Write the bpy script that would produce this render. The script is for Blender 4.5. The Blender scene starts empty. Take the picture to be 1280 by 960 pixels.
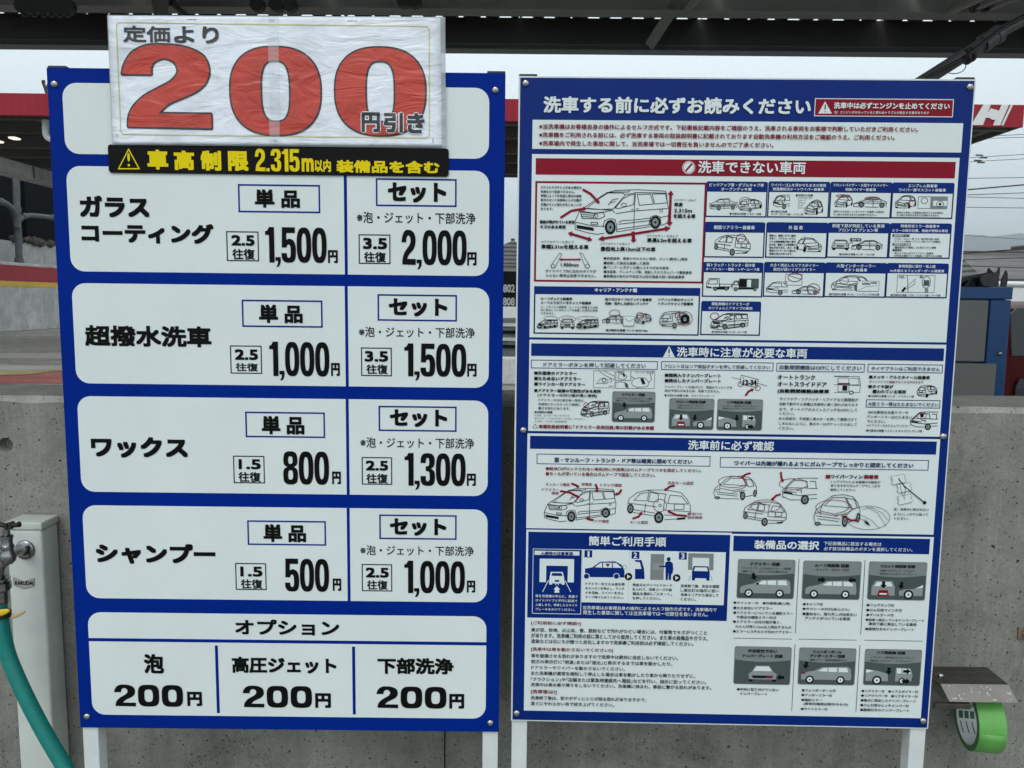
import bpy, bmesh, math, random
from mathutils import Vector, Matrix
from mathutils.geometry import tessellate_polygon
random.seed(7)
S = bpy.context.scene
COL = S.collection
R = math.radians

# ------------------------------------------------------------------ camera
CAMH = 1.40
PITCH, ROLL, F = 0.1076, 0.0117, 960.0          # F in photograph pixels (1280 wide)
_f = Vector((0, math.cos(PITCH), -math.sin(PITCH)))
_u = Vector((0, math.sin(PITCH), math.cos(PITCH)))
_r = Vector((1, 0, 0))
CR = _r*math.cos(ROLL) + _u*math.sin(ROLL)
CU = _u*math.cos(ROLL) - _r*math.sin(ROLL)
cd = bpy.data.cameras.new('camera'); cam = bpy.data.objects.new('camera', cd); COL.objects.link(cam)
cd.sensor_width = 36; cd.lens = F/1280*36; cd.clip_start = 0.05; cd.clip_end = 20000
m = Matrix((CR, CU, -_f)).transposed().to_4x4(); m.translation = (0, 0, CAMH)
cam.matrix_world = m; S.camera = cam

# ------------------------------------------------------------------ world, sun, exposure
W = bpy.data.worlds.new('World'); S.world = W; W.use_nodes = True
nt = W.node_tree; N = nt.nodes; N.clear()
sky = N.new('ShaderNodeTexSky'); sky.sky_type = 'NISHITA'; sky.sun_disc = False
SUN_EL, SUN_AZ = R(52), R(200)
sky.sun_elevation = SUN_EL; sky.sun_rotation = SUN_AZ; sky.dust_density = 4; sky.air_density = 1.2
tc = N.new('ShaderNodeTexCoord'); sp = N.new('ShaderNodeSeparateXYZ'); rp = N.new('ShaderNodeValToRGB')
nt.links.new(tc.outputs['Generated'], sp.inputs[0]); nt.links.new(sp.outputs['Z'], rp.inputs[0])
el = rp.color_ramp.elements
el[0].position = 0.0; el[0].color = (.50, .59, .635, 1)
el[1].position = 0.30; el[1].color = (.86, .965, 1.0, 1)
e = el.new(0.12); e.color = (.68, .785, .83, 1)
e = el.new(1.0); e.color = (.95, 1.0, 1.03, 1)
sc_ = N.new('ShaderNodeVectorMath'); sc_.operation = 'SCALE'; sc_.inputs['Scale'].default_value = 9.5
nt.links.new(rp.outputs[0], sc_.inputs[0])
mx = N.new('ShaderNodeMixRGB'); mx.inputs[0].default_value = .88
nt.links.new(sky.outputs[0], mx.inputs[1]); nt.links.new(sc_.outputs[0], mx.inputs[2])
bg = N.new('ShaderNodeBackground'); bg.inputs['Strength'].default_value = .1
wo = N.new('ShaderNodeOutputWorld')
nt.links.new(mx.outputs[0], bg.inputs[0]); nt.links.new(bg.outputs[0], wo.inputs[0])
sd = bpy.data.lights.new('sun', 'SUN'); sd.energy = .5; sd.angle = R(25); sd.color = (1, .97, .93)
so = bpy.data.objects.new('sun', sd); COL.objects.link(so)
# light comes from behind the camera, high, a little to the left
so.rotation_euler = (R(38), 0, R(-20))
S.view_settings.view_transform = 'Standard'; S.view_settings.look = 'None'
S.view_settings.exposure = 0.47; S.view_settings.gamma = 1.0
S.cycles.max_bounces = 6; S.cycles.use_denoising = True

# ------------------------------------------------------------------ materials
def lin(c):
    return tuple(((x/255)/12.92 if x/255 <= .04045 else ((x/255+.055)/1.055)**2.4) for x in c)
def mat(name, col, rough=.5, metal=0, coat=0, spec=.5, grain=0, gscale=60, bump=0, bscale=200, bdist=.001, emit=0, trans=0):
    M = bpy.data.materials.new(name); M.use_nodes = True
    n = M.node_tree.nodes; l = M.node_tree.links; p = n['Principled BSDF']
    p.inputs['Base Color'].default_value = (*col, 1); p.inputs['Roughness'].default_value = rough
    p.inputs['Metallic'].default_value = metal; p.inputs['Specular IOR Level'].default_value = spec
    p.inputs['Coat Weight'].default_value = coat; p.inputs['Coat Roughness'].default_value = .08
    if trans: p.inputs['Transmission Weight'].default_value = trans
    if emit:
        p.inputs['Emission Color'].default_value = (*col, 1); p.inputs['Emission Strength'].default_value = emit
    if grain or bump:
        g = n.new('ShaderNodeNewGeometry')
    if grain:
        t = n.new('ShaderNodeTexNoise'); t.inputs['Scale'].default_value = gscale; t.inputs['Detail'].default_value = 6
        t.inputs['Roughness'].default_value = .65
        l.new(g.outputs['Position'], t.inputs['Vector'])
        r = n.new('ShaderNodeValToRGB'); e = r.color_ramp.elements
        e[0].position = .3; e[1].position = .72
        e[0].color = (*[c*(1-grain) for c in col], 1); e[1].color = (*[min(1, c*(1+grain)) for c in col], 1)
        l.new(t.outputs['Fac'], r.inputs[0]); l.new(r.outputs[0], p.inputs['Base Color'])
    if bump:
        t2 = n.new('ShaderNodeTexNoise'); t2.inputs['Scale'].default_value = bscale; t2.inputs['Detail'].default_value = 4
        l.new(g.outputs['Position'], t2.inputs['Vector'])
        b = n.new('ShaderNodeBump'); b.inputs['Strength'].default_value = bump; b.inputs['Distance'].default_value = bdist
        l.new(t2.outputs['Fac'], b.inputs['Height']); l.new(b.outputs[0], p.inputs['Normal'])
    return M

PG = dict(rough=.30, spec=.15, grain=.03, gscale=9, bump=.05, bscale=6, bdist=.004)
PW = dict(rough=.42, spec=.05, grain=.03, gscale=9, bump=.04, bscale=6, bdist=.004)
M = {}
M['blue'] = mat('sign_blue_print', (.0001, .020, .235), **{**PW, 'grain': .08})
M['blue2'] = mat('sign_blue_print_gloss', (.0001, .020, .175), **{**PG, 'grain': .08})
M['white'] = mat('sign_white_print', (.70, .768, .762), **PW)
M['white2'] = mat('sign_white_print_gloss', (.69, .765, .768), **PG)
M['black'] = mat('sign_black_print', (.006, .007, .006), **PW)
M['ink'] = mat('sign_ink_print', (.009, .011, .012), **PW)
M['dred'] = mat('sign_dark_red_print', (.235, .003, .018), **PG)
M['redtx'] = mat('sign_red_text_print', (.20, .018, .03), **PW)
M['navy'] = mat('sign_navy_print', (.004, .022, .10), **PW)
M['grey'] = mat('sign_grey_print', (.072, .092, .092), **PW)
M['grey2'] = mat('sign_grey_print_light', (.21, .24, .24), **PW)
M['grey3'] = mat('sign_grey_print_car', (.27, .30, .30), **PW)
M['yellow'] = mat('sticker_yellow_print', (.78, .62, .01), **PW)
M['sticker'] = mat('sticker_black', (.003, .003, .003), rough=.35, spec=.12, grain=.1, gscale=20)
M['steel'] = mat('steel', (.45, .45, .44), rough=.25, metal=1, grain=.1, gscale=300)
M['chrome'] = mat('worn_chrome', (.25, .255, .26), rough=.25, metal=1, grain=.35, gscale=90, bump=.2, bscale=300, bdist=.0005)
M['post'] = mat('white_painted_post', (.66, .70, .70), rough=.4, grain=.10, gscale=18, bump=.08)
M['cap'] = mat('black_plastic_cap', (.012, .013, .014), rough=.45, grain=.2)
M['column'] = mat('off_white_column', (.56, .60, .57), rough=.5, grain=.10, gscale=14, bump=.08, bscale=120)
M['hose'] = mat('teal_rubber_hose', (.001, .205, .180), rough=.35, grain=.12, gscale=120)
M['dark'] = mat('dark_rubber', (.012, .013, .012), rough=.5, grain=.2)
M['yplastic'] = mat('yellow_plastic', (.75, .50, .015), rough=.35, grain=.1)
M['beige'] = mat('beige_plastic', (.50, .40, .22), rough=.45, grain=.1)

# crinkled laminated paper: one bump shared by every ink printed on it
def crinkled(name, col, alpha=1):
    Mt = mat(name, col, rough=.42, coat=.35, spec=.3)
    n = Mt.node_tree.nodes; l = Mt.node_tree.links; p = n['Principled BSDF']
    p.inputs['Coat Roughness'].default_value = .16
    g = n.new('ShaderNodeNewGeometry')
    mp = n.new('ShaderNodeMapping'); mp.inputs['Scale'].default_value = (1, 1, 2.4)
    l.new(g.outputs['Position'], mp.inputs[0])
    t = n.new('ShaderNodeTexNoise'); t.inputs['Scale'].default_value = 14; t.inputs['Detail'].default_value = 4; t.inputs['Distortion'].default_value = 1.6
    l.new(mp.outputs[0], t.inputs['Vector'])
    t2 = n.new('ShaderNodeTexNoise'); t2.inputs['Scale'].default_value = 5; t2.inputs['Detail'].default_value = 2
    l.new(g.outputs['Position'], t2.inputs['Vector'])
    a = n.new('ShaderNodeMath'); a.operation = 'MULTIPLY_ADD'; a.inputs[1].default_value = .45
    l.new(t.outputs['Fac'], a.inputs[0]); l.new(t2.outputs['Fac'], a.inputs[2])
    b = n.new('ShaderNodeBump'); b.inputs['Strength'].default_value = 1; b.inputs['Distance'].default_value = .0085
    l.new(a.outputs[0], b.inputs['Height']); l.new(b.outputs[0], p.inputs['Normal']); l.new(b.outputs[0], p.inputs['Coat Normal'])
    # damp patches
    t3 = n.new('ShaderNodeTexNoise'); t3.inputs['Scale'].default_value = 18; t3.inputs['Detail'].default_value = 5
    l.new(g.outputs['Position'], t3.inputs['Vector'])
    r = n.new('ShaderNodeValToRGB'); e = r.color_ramp.elements; e[0].position = .36; e[1].position = .5
    e[0].color = (*[c*.86 for c in col], 1); e[1].color = (*col, 1)
    l.new(t3.outputs['Fac'], r.inputs[0]); l.new(r.outputs[0], p.inputs['Base Color'])
    if alpha < 1: p.inputs['Alpha'].default_value = alpha
    return Mt
M['paper'] = crinkled('crinkled_paper', (.80, .85, .93))
M['pap_red'] = crinkled('paper_red_ink', (.54, .052, .032))
M['pap_black'] = crinkled('paper_black_ink', (.035, .037, .04))
M['pap_yel'] = crinkled('paper_yellow_ink', (.62, .56, .20))
M['film'] = crinkled('laminate_film', (.66, .71, .75), .5)
M['glare'] = crinkled('clear_tape', (.85, .90, .95), .14)

# concrete with bug holes, streaks and grain
def concrete(name, base, holes=True, streak=.2, sk=(16, 16, .9)):
    Mt = bpy.data.materials.new(name); Mt.use_nodes = True
    n = Mt.node_tree.nodes; l = Mt.node_tree.links; p = n['Principled BSDF']
    g = n.new('ShaderNodeNewGeometry'); P = g.outputs['Position']
    def noise(sc, det, vec=P, ro=.6, dist=0):
        t = n.new('ShaderNodeTexNoise'); t.inputs['Scale'].default_value = sc; t.inputs['Detail'].default_value = det
        t.inputs['Roughness'].default_value = ro; t.inputs['Distortion'].default_value = dist
        l.new(vec, t.inputs['Vector']); return t.outputs['Fac']
    def ramp(f, p0, c0, p1, c1):
        r = n.new('ShaderNodeValToRGB'); e = r.color_ramp.elements
        e[0].position = p0; e[0].color = (c0, c0, c0, 1); e[1].position = p1; e[1].color = (c1, c1, c1, 1)
        l.new(f, r.inputs[0]); return r.outputs[0]
    def mul(a, b):
        x = n.new('ShaderNodeMixRGB'); x.blend_type = 'MULTIPLY'; x.inputs[0].default_value = 1
        l.new(a, x.inputs[1]); l.new(b, x.inputs[2]); return x.outputs[0]
    big = ramp(noise(3, 5), .3, .74, .7, 1.12)
    mid = ramp(noise(22, 6), .3, .84, .7, 1.10)
    fine = ramp(noise(330, 3), .3, .80, .7, 1.16)
    mp = n.new('ShaderNodeMapping'); mp.inputs['Scale'].default_value = sk; l.new(P, mp.inputs[0])
    st = ramp(noise(1, 4, mp.outputs[0]), .35, 1-streak, .62, 1.06)
    blot = ramp(noise(7, 6, ro=.75, dist=1.2), .33, .72, .46, 1.0)
    lightv = ramp(noise(9, 3, mp.outputs[0]), .56, 1.0, .74, 1.22)
    rgb = n.new('ShaderNodeRGB'); rgb.outputs[0].default_value = (*base, 1)
    c = mul(mul(mul(mul(mul(mul(rgb.outputs[0], big), mid), fine), st), blot), lightv)
    hs = None
    if holes:
        nv = n.new('ShaderNodeTexNoise'); nv.inputs['Scale'].default_value = 60; l.new(P, nv.inputs['Vector'])
        ad = n.new('ShaderNodeVectorMath'); ad.operation = 'MULTIPLY_ADD'; ad.inputs[1].default_value = (.012, .012, .012)
        l.new(nv.outputs['Color'], ad.inputs[0]); l.new(P, ad.inputs[2])
        for sc, lo, hi, thr in ((30, .11, .16, .50), (70, .13, .20, .55), (150, .16, .26, .45)):
            v = n.new('ShaderNodeTexVoronoi'); v.inputs['Scale'].default_value = sc; l.new(ad.outputs[0], v.inputs['Vector'])
            sepc = n.new('ShaderNodeSeparateColor'); l.new(v.outputs['Color'], sepc.inputs[0])
            # only a share of the cells carry a hole, each with its own size
            w = n.new('ShaderNodeMath'); w.operation = 'MULTIPLY_ADD'; w.inputs[1].default_value = .16; w.inputs[2].default_value = 0
            l.new(sepc.outputs[0], w.inputs[0])
            d = n.new('ShaderNodeMath'); d.operation = 'ADD'; l.new(v.outputs['Distance'], d.inputs[0]); l.new(w.outputs[0], d.inputs[1])
            h = ramp(d.outputs[0], lo, .16, hi, 1.0)
            gate = n.new('ShaderNodeMath'); gate.operation = 'GREATER_THAN'; gate.inputs[1].default_value = thr; l.new(sepc.outputs[1], gate.inputs[0])
            x = n.new('ShaderNodeMixRGB'); x.blend_type = 'LIGHTEN'; x.inputs[0].default_value = 1
            l.new(h, x.inputs[1]); l.new(gate.outputs[0], x.inputs[2])
            c = mul(c, x.outputs[0]); hs = x.outputs[0] if hs is None else mul(hs, x.outputs[0])
    l.new(c, p.inputs['Base Color'])
    p.inputs['Roughness'].default_value = .85
    b = n.new('ShaderNodeBump'); b.inputs['Strength'].default_value = .5; b.inputs['Distance'].default_value = .0012
    l.new(noise(240, 5), b.inputs['Height'])
    last = b
    if hs is not None:
        b2 = n.new('ShaderNodeBump'); b2.inputs['Strength'].default_value = .9; b2.inputs['Distance'].default_value = .003
        l.new(hs, b2.inputs['Height']); l.new(b.outputs[0], b2.inputs['Normal']); last = b2
    l.new(last.outputs[0], p.inputs['Normal'])
    return Mt
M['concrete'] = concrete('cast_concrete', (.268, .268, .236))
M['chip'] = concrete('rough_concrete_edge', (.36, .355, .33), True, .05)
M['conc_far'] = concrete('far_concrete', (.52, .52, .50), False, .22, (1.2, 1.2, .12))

# wet floor
def wet_ground():
    Mt = bpy.data.materials.new('wet_concrete_ground'); Mt.use_nodes = True
    n = Mt.node_tree.nodes; l = Mt.node_tree.links; p = n['Principled BSDF']
    g = n.new('ShaderNodeNewGeometry')
    mp = n.new('ShaderNodeMapping'); mp.inputs['Scale'].default_value = (.25, 1, 1); l.new(g.outputs['Position'], mp.inputs[0])
    t = n.new('ShaderNodeTexNoise'); t.inputs['Scale'].default_value = .55; t.inputs['Detail'].default_value = 7; l.new(mp.outputs[0], t.inputs['Vector'])
    r = n.new('ShaderNodeValToRGB'); e = r.color_ramp.elements; e[0].position = .40; e[1].position = .6
    e[0].color = (.115, .112, .10, 1); e[1].color = (.26, .255, .235, 1)
    l.new(t.outputs['Fac'], r.inputs[0]); l.new(r.outputs[0], p.inputs['Base Color'])
    r2 = n.new('ShaderNodeValToRGB'); e = r2.color_ramp.elements; e[0].position = .42; e[1].position = .58
    e[0].color = (.12,)*3+(1,); e[1].color = (.6,)*3+(1,)
    l.new(t.outputs['Fac'], r2.inputs[0]); l.new(r2.outputs[0], p.inputs['Roughness'])
    t2 = n.new('ShaderNodeTexNoise'); t2.inputs['Scale'].default_value = 30; t2.inputs['Detail'].default_value = 5; l.new(g.outputs['Position'], t2.inputs['Vector'])
    b = n.new('ShaderNodeBump'); b.inputs['Strength'].default_value = .25; b.inputs['Distance'].default_value = .01
    l.new(t2.outputs['Fac'], b.inputs['Height']); l.new(b.outputs[0], p.inputs['Normal'])
    return Mt
M['ground'] = wet_ground()

# ------------------------------------------------------------------ helpers
def ray(px, py):
    return (CR*((px-640)/F) - CU*((py-480)/F) + _f)
def at(px, py, Y):
    d = ray(px, py); return Vector((0, 0, CAMH)) + d*(Y/d.y)

def tag(o, label=None, cat=None, group=None, kind=None):
    if label: o['label'] = label
    if cat: o['category'] = cat
    if group: o['group'] = group
    if kind: o['kind'] = kind
    return o
def empty(name, loc=(0, 0, 0), rz=0):
    o = bpy.data.objects.new(name, None); COL.objects.link(o); o.location = loc; o.rotation_euler = (0, 0, rz)
    o.empty_display_size = .1; return o
def link(name, me, mats, parent=None, smooth=False):
    for mm in mats: me.materials.append(mm)
    o = bpy.data.objects.new(name, me); COL.objects.link(o)
    if parent: o.parent = parent
    if smooth:
        for p in me.polygons: p.use_smooth = True
    return o
def objbm(name, bm, m_, parent=None, smooth=False, sharp=None):
    bmesh.ops.recalc_face_normals(bm, faces=bm.faces)
    me = bpy.data.meshes.new(name); bm.to_mesh(me); bm.free()
    o = link(name, me, m_ if isinstance(m_, list) else [m_], parent, smooth)
    if smooth and sharp: me.set_sharp_from_angle(angle=R(sharp))
    return o
def bx(bm, x0, x1, y0, y1, z0, z1, bev=0, seg=2):
    r = bmesh.ops.create_cube(bm, size=1)
    vs = r['verts']
    for v in vs:
        v.co = Vector((x0 + (v.co.x+.5)*(x1-x0), y0+(v.co.y+.5)*(y1-y0), z0+(v.co.z+.5)*(z1-z0)))
    if bev:
        es = list({e for v in vs for e in v.link_edges})
        bmesh.ops.bevel(bm, geom=es, offset=bev, segments=seg, affect='EDGES', profile=.5)
def hexa(bm, pts):
    """8 points: 4 bottom then 4 top, same winding"""
    v = [bm.verts.new(p) for p in pts]
    for f in ((0, 3, 2, 1), (4, 5, 6, 7), (0, 1, 5, 4), (1, 2, 6, 5), (2, 3, 7, 6), (3, 0, 4, 7)):
        bm.faces.new([v[i] for i in f])
def beam(bm, a, b, w, h, up=Vector((0, 0, 1))):
    a = Vector(a); b = Vector(b); d = (b-a).normalized(); s = d.cross(up).normalized(); u = s.cross(d).normalized()
    pts = [p + s*i*w/2 + u*j*h/2 for p in (a, b) for i, j in ((-1, -1), (1, -1), (1, 1), (-1, 1))]
    hexa(bm, pts)
def lathe(bm, prof, c, axis='z', seg=28):
    """prof = [(r, t)...] along the axis from c"""
    A = {'z': (Vector((1, 0, 0)), Vector((0, 1, 0)), Vector((0, 0, 1))), 'y': (Vector((1, 0, 0)), Vector((0, 0, 1)), Vector((0, 1, 0))),
         'x': (Vector((0, 1, 0)), Vector((0, 0, 1)), Vector((1, 0, 0)))}[axis] if isinstance(axis, str) else axis
    rings = []
    for r, t in prof:
        ring = []
        if r < 1e-6: ring = [bm.verts.new(Vector(c)+A[2]*t)]
        else:
            for i in range(seg):
                a = 2*math.pi*i/seg
                ring.append(bm.verts.new(Vector(c) + A[0]*r*math.cos(a) + A[1]*r*math.sin(a) + A[2]*t))
        rings.append(ring)
    for p, q in zip(rings, rings[1:]):
        for i in range(seg):
            j = (i+1) % seg
            a = p[i % len(p)], p[j % len(p)], q[j % len(q)], q[i % len(q)]
            u = list(dict.fromkeys(a))
            if len(u) > 2: bm.faces.new(u)
    for ring in (rings[0], rings[-1]):
        if len(ring) > 2: bm.faces.new(ring)
def tube(bm, pts, rad, seg=14, caps=True):
    pts = [Vector(p) for p in pts]; rings = []
    prev = None
    for i, p in enumerate(pts):
        d = (pts[min(i+1, len(pts)-1)] - pts[max(i-1, 0)]).normalized()
        if prev is None:
            s = d.cross(Vector((0, 0, 1)) if abs(d.z) < .9 else Vector((1, 0, 0))).normalized()
        else:
            s = (prev - d*prev.dot(d)).normalized()
        prev = s; u = d.cross(s)
        rr = rad(i/(len(pts)-1)) if callable(rad) else rad
        rings.append([bm.verts.new(p + (s*math.cos(2*math.pi*k/seg) + u*math.sin(2*math.pi*k/seg))*rr) for k in range(seg)])
    for a, b in zip(rings, rings[1:]):
        for k in range(seg):
            bm.faces.new((a[k], a[(k+1) % seg], b[(k+1) % seg], b[k]))
    if caps: bm.faces.new(rings[0]); bm.faces.new(rings[-1])
def smoothline(pts, n=8):
    pts = [Vector(p) for p in pts]; out = []
    for i in range(len(pts)-1):
        p0, p1, p2, p3 = pts[max(i-1, 0)], pts[i], pts[i+1], pts[min(i+2, len(pts)-1)]
        for k in range(n):
            t = k/n
            out.append(.5*((2*p1) + (p2-p0)*t + (2*p0-5*p1+4*p2-p3)*t*t + (3*p1-p0-3*p2+p3)*t**3))
    out.append(pts[-1]); return out

# ------------------------------------------------------------------ the two boards: frames of reference
class Board:
    """a flat board; measured points on the photograph become positions on the real panel"""
    def __init__(s, yaw, X, Y, Z, Wd, H):
        s.o = Vector((X, Y, CAMH+Z)); s.d = Vector((math.cos(yaw), math.sin(yaw), 0)); s.n = Vector((math.sin(yaw), -math.cos(yaw), 0))
        s.W = Wd; s.H = H; s.yaw = yaw; s.base = Vector((X, Y, 0)); s.top = CAMH+Z
    def p(s, px, py):
        d = ray(px, py); c = Vector((0, 0, CAMH)); t = (s.o-c).dot(s.n)/d.dot(s.n); q = c + d*t - s.o
        return q.dot(s.d), s.top + q.z
LB = Board(0.0020, -0.6362, 1.08, 0.3073, 0.6225, 0.9456)
RB = Board(-0.0149, 0.0043, 1.0813, 0.3039, 0.6156, 0.9244)
class View:
    def __init__(s, board, ox, oy, sc): s.b = board; s.ox = ox; s.oy = oy; s.sc = sc
    def p(s, x, y): return s.b.p(s.ox + x/s.sc, s.oy + y/s.sc)
    def rect(s, x0, y0, x1, y1):
        a = s.p(x0, y0); b = s.p(x1, y1); return a[0], b[1], b[0], a[1]     # u0, v0, u1, v1

class Art:
    """flat print on a panel: polygons in (u, v), each a little proud of the one before"""
    def __init__(s, name, parent, lay, label=None):
        s.n = name; s.par = parent; s.lay = lay; s.v = []; s.f = []; s.m = []; s.mats = []; s.k = 0; s.label = label
    def mi(s, m_):
        if m_ not in s.mats: s.mats.append(m_)
        return s.mats.index(m_)
    def poly(s, loops, m_, step=True):
        if step: s.k += 1
        y = -(s.lay + s.k*.000012)
        if not isinstance(loops[0][0], (tuple, list, Vector)): loops = [loops]
        ls = [[Vector((q[0], q[1], 0)) for q in lp] for lp in loops]
        base = len(s.v); flat = [q for lp in ls for q in lp]
        s.v += [(q.x, y, q.y) for q in flat]; k = s.mi(m_)
        for t in tessellate_polygon(ls):
            a, b, c = [flat[i] for i in t]
            ar = (b.x-a.x)*(c.y-a.y) - (b.y-a.y)*(c.x-a.x)
            if abs(ar) < 1e-13: continue
            t = t if ar > 0 else (t[0], t[2], t[1])
            s.f.append([base+i for i in t]); s.m.append(k)
    def rect(s, r, m_): s.poly([(r[0], r[1]), (r[2], r[1]), (r[2], r[3]), (r[0], r[3])], m_)
    def rrect(s, r, rad, m_, hole=None, hr=0, corners=(1, 1, 1, 1)):
        lp = [rpts(r, rad, corners)]
        if hole: lp.append(rpts(hole, hr, corners)[::-1])
        s.poly(lp, m_)
    def frame(s, r, w, m_, rad=0):
        s.rrect(r, rad, m_, (r[0]+w, r[1]+w, r[2]-w, r[3]-w), max(0, rad-w))
    def line(s, pts, w, m_):
        s.k += 1; y = -(s.lay + s.k*.000012); k = s.mi(m_)
        pts = [Vector((p[0], p[1])) for p in pts]; L = []
        pts = [p for i, p in enumerate(pts) if i == 0 or (p-pts[i-1]).length > 1e-7]
        if len(pts) < 2: return
        for i, p in enumerate(pts):
            a = (p-pts[i-1]).normalized() if i else None
            b = (pts[i+1]-p).normalized() if i < len(pts)-1 else None
            if a is None: a = b
            if b is None: b = a
            if i in (0, len(pts)-1) and (pts[0]-pts[-1]).length < 1e-7:
                a = (pts[-1]-pts[-2]).normalized(); b = (pts[1]-pts[0]).normalized()
            t = a+b; t = t.normalized() if t.length > 1e-4 else a
            nn = Vector((-t.y, t.x)); c = max(.5, abs(nn.dot(Vector((-a.y, a.x)))))
            L.append((p+nn*w/2/c, p-nn*w/2/c))
        base = len(s.v)
        for a, b in L: s.v += [(a.x, y, a.y), (b.x, y, b.y)]
        for i in range(len(L)-1):
            q = base+2*i; s.f.append([q+1, q+3, q+2, q]); s.m.append(k)
    def ell(s, cx, cy, rx, ry, m_, w=0, n=20):
        o = [(cx+rx*math.cos(2*math.pi*i/n), cy+ry*math.sin(2*math.pi*i/n)) for i in range(n)]
        if w:
            i_ = [(cx+(rx-w)*math.cos(2*math.pi*i/n), cy+(ry-w)*math.sin(2*math.pi*i/n)) for i in range(n)]
            s.poly([o, i_[::-1]], m_)
        else: s.poly(o, m_)
    def build(s):
        me = bpy.data.meshes.new(s.n); me.from_pydata(s.v, [], s.f)
        o = link(s.n, me, s.mats, s.par)
        me.polygons.foreach_set('material_index', s.m)
        if s.label: o['label'] = s.label
        return o
def rpts(r, rad, corners=(1, 1, 1, 1), n=7):
    x0, y0, x1, y1 = r; out = []
    for (cx, cy, a0, k) in ((x0+rad, y0+rad, 180, corners[0]), (x1-rad, y0+rad, 270, corners[1]), (x1-rad, y1-rad, 0, corners[2]), (x0+rad, y1-rad, 90, corners[3])):
        if rad <= 0 or not k:
            out.append(((x0, y0), (x1, y0), (x1, y1), (x0, y1))[{180: 0, 270: 1, 0: 2, 90: 3}[a0]]); continue
        for i in range(n):
            a = R(a0 + 90*i/(n-1)); out.append((cx+rad*math.cos(a), cy+rad*math.sin(a)))
    return out

# ---- lettering: text curves turned into meshes, fitted into measured rectangles
TEXTS = []          # (group, string, rect, material, bold)
GROUPS = {}
def TG(key, parent, lay=.0018, label=None, name='lettering'):
    GROUPS[key] = dict(parent=parent, lay=lay, label=label, name=name); return key
def T(g, V, s_, x0, y0, x1, y1, m_='ink', bold=.02, res=2):
    if bold < .03 and V.b is RB: bold *= .8
    TEXTS.append((g, s_, V.rect(x0, y0, x1, y1), M[m_] if isinstance(m_, str) else m_, bold, res, 0))
def flush_text():
    objs = []
    for t in TEXTS:
        c = bpy.data.curves.new('tmp_text', 'FONT'); c.body = t[1]; c.resolution_u = t[5]; c.fill_mode = 'FRONT'
        o = bpy.data.objects.new('tmp_text', c); COL.objects.link(o); objs.append(o)
    dg = bpy.context.evaluated_depsgraph_get(); dg.update()
    acc = {}
    for t, o in zip(TEXTS, objs):
        ev = o.evaluated_get(dg); me = ev.to_mesh()
        g = t[0]; G = GROUPS[g]
        key = g if G.get('join') else (g, id(o))
        a = acc.setdefault(key, dict(v=[], f=[], m=[], mats=[], g=g))
        if t[3] not in a['mats']: a['mats'].append(t[3])
        k = a['mats'].index(t[3])
        vs = [(v.co.x, v.co.y) for v in me.vertices]
        if not vs: ev.to_mesh_clear(); continue
        xs = [v[0] for v in vs]; ys = [v[1] for v in vs]
        u0, v0, u1, v1 = t[2]; h = v1-v0
        nch = sum(.55 if ord(c_) < 128 or c_ in '｢｣' else (.5 if c_ in '、。・' else 1) for c_ in t[1])
        if nch >= 7:                       # long lines keep the letter height that their spacing implies
            adv = (u1-u0)/nch; h2 = min(max(h, .90*adv), 1.08*adv); v0 += (h-h2)/2; v1 = v0+h2; h = h2
        b = t[4]*h
        sx = (u1-u0-2*b)/max(1e-6, max(xs)-min(xs)); sy = (h-2*b)/max(1e-6, max(ys)-min(ys)); mx_, my_ = min(xs), min(ys)
        fs = []
        for p in me.polygons:
            q = list(p.vertices)
            (ax, ay), (bx_, by_), (cx, cy) = vs[q[0]], vs[q[1]], vs[q[2]]
            if (bx_-ax)*(cy-ay)-(by_-ay)*(cx-ax) < 0: q.reverse()
            fs.append(q)
        n = 1 if b == 0 else (4 if t[4] < .03 else 8)
        if G.get('fat'): n = 12
        offs = [(0, 0)] if n == 1 else ([(b*i, b*j) for i in (-1, 1) for j in (-1, 1)] if n == 4 else [(b*i, b*j) for i in (-1, 0, 1) for j in (-1, 0, 1) if (i or j) and n == 8] or [(b*math.cos(2*math.pi*(i+.5)/n), b*math.sin(2*math.pi*(i+.5)/n)) for i in range(n)])
        for i, (dx, dy) in enumerate(offs):
            base = len(a['v']); y = -(G['lay'] + i*.000008 + t[6])
            a['v'] += [(u0+b+(x-mx_)*sx+dx, y, v0+b+(z-my_)*sy+dy) for x, z in vs]
            a['f'] += [[base+j for j in q] for q in fs]; a['m'] += [k]*len(fs)
        ev.to_mesh_clear()
    for o in objs:
        c = o.data; bpy.data.objects.remove(o); bpy.data.curves.remove(c)
    for a in acc.values():
        G = GROUPS[a['g']]; me = bpy.data.meshes.new(G['name']); me.from_pydata(a['v'], [], a['f'])
        o = link(G['name'], me, a['mats'], G['parent']); me.polygons.foreach_set('material_index', a['m'])
        if G['label']: o['label'] = G['label']

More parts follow.
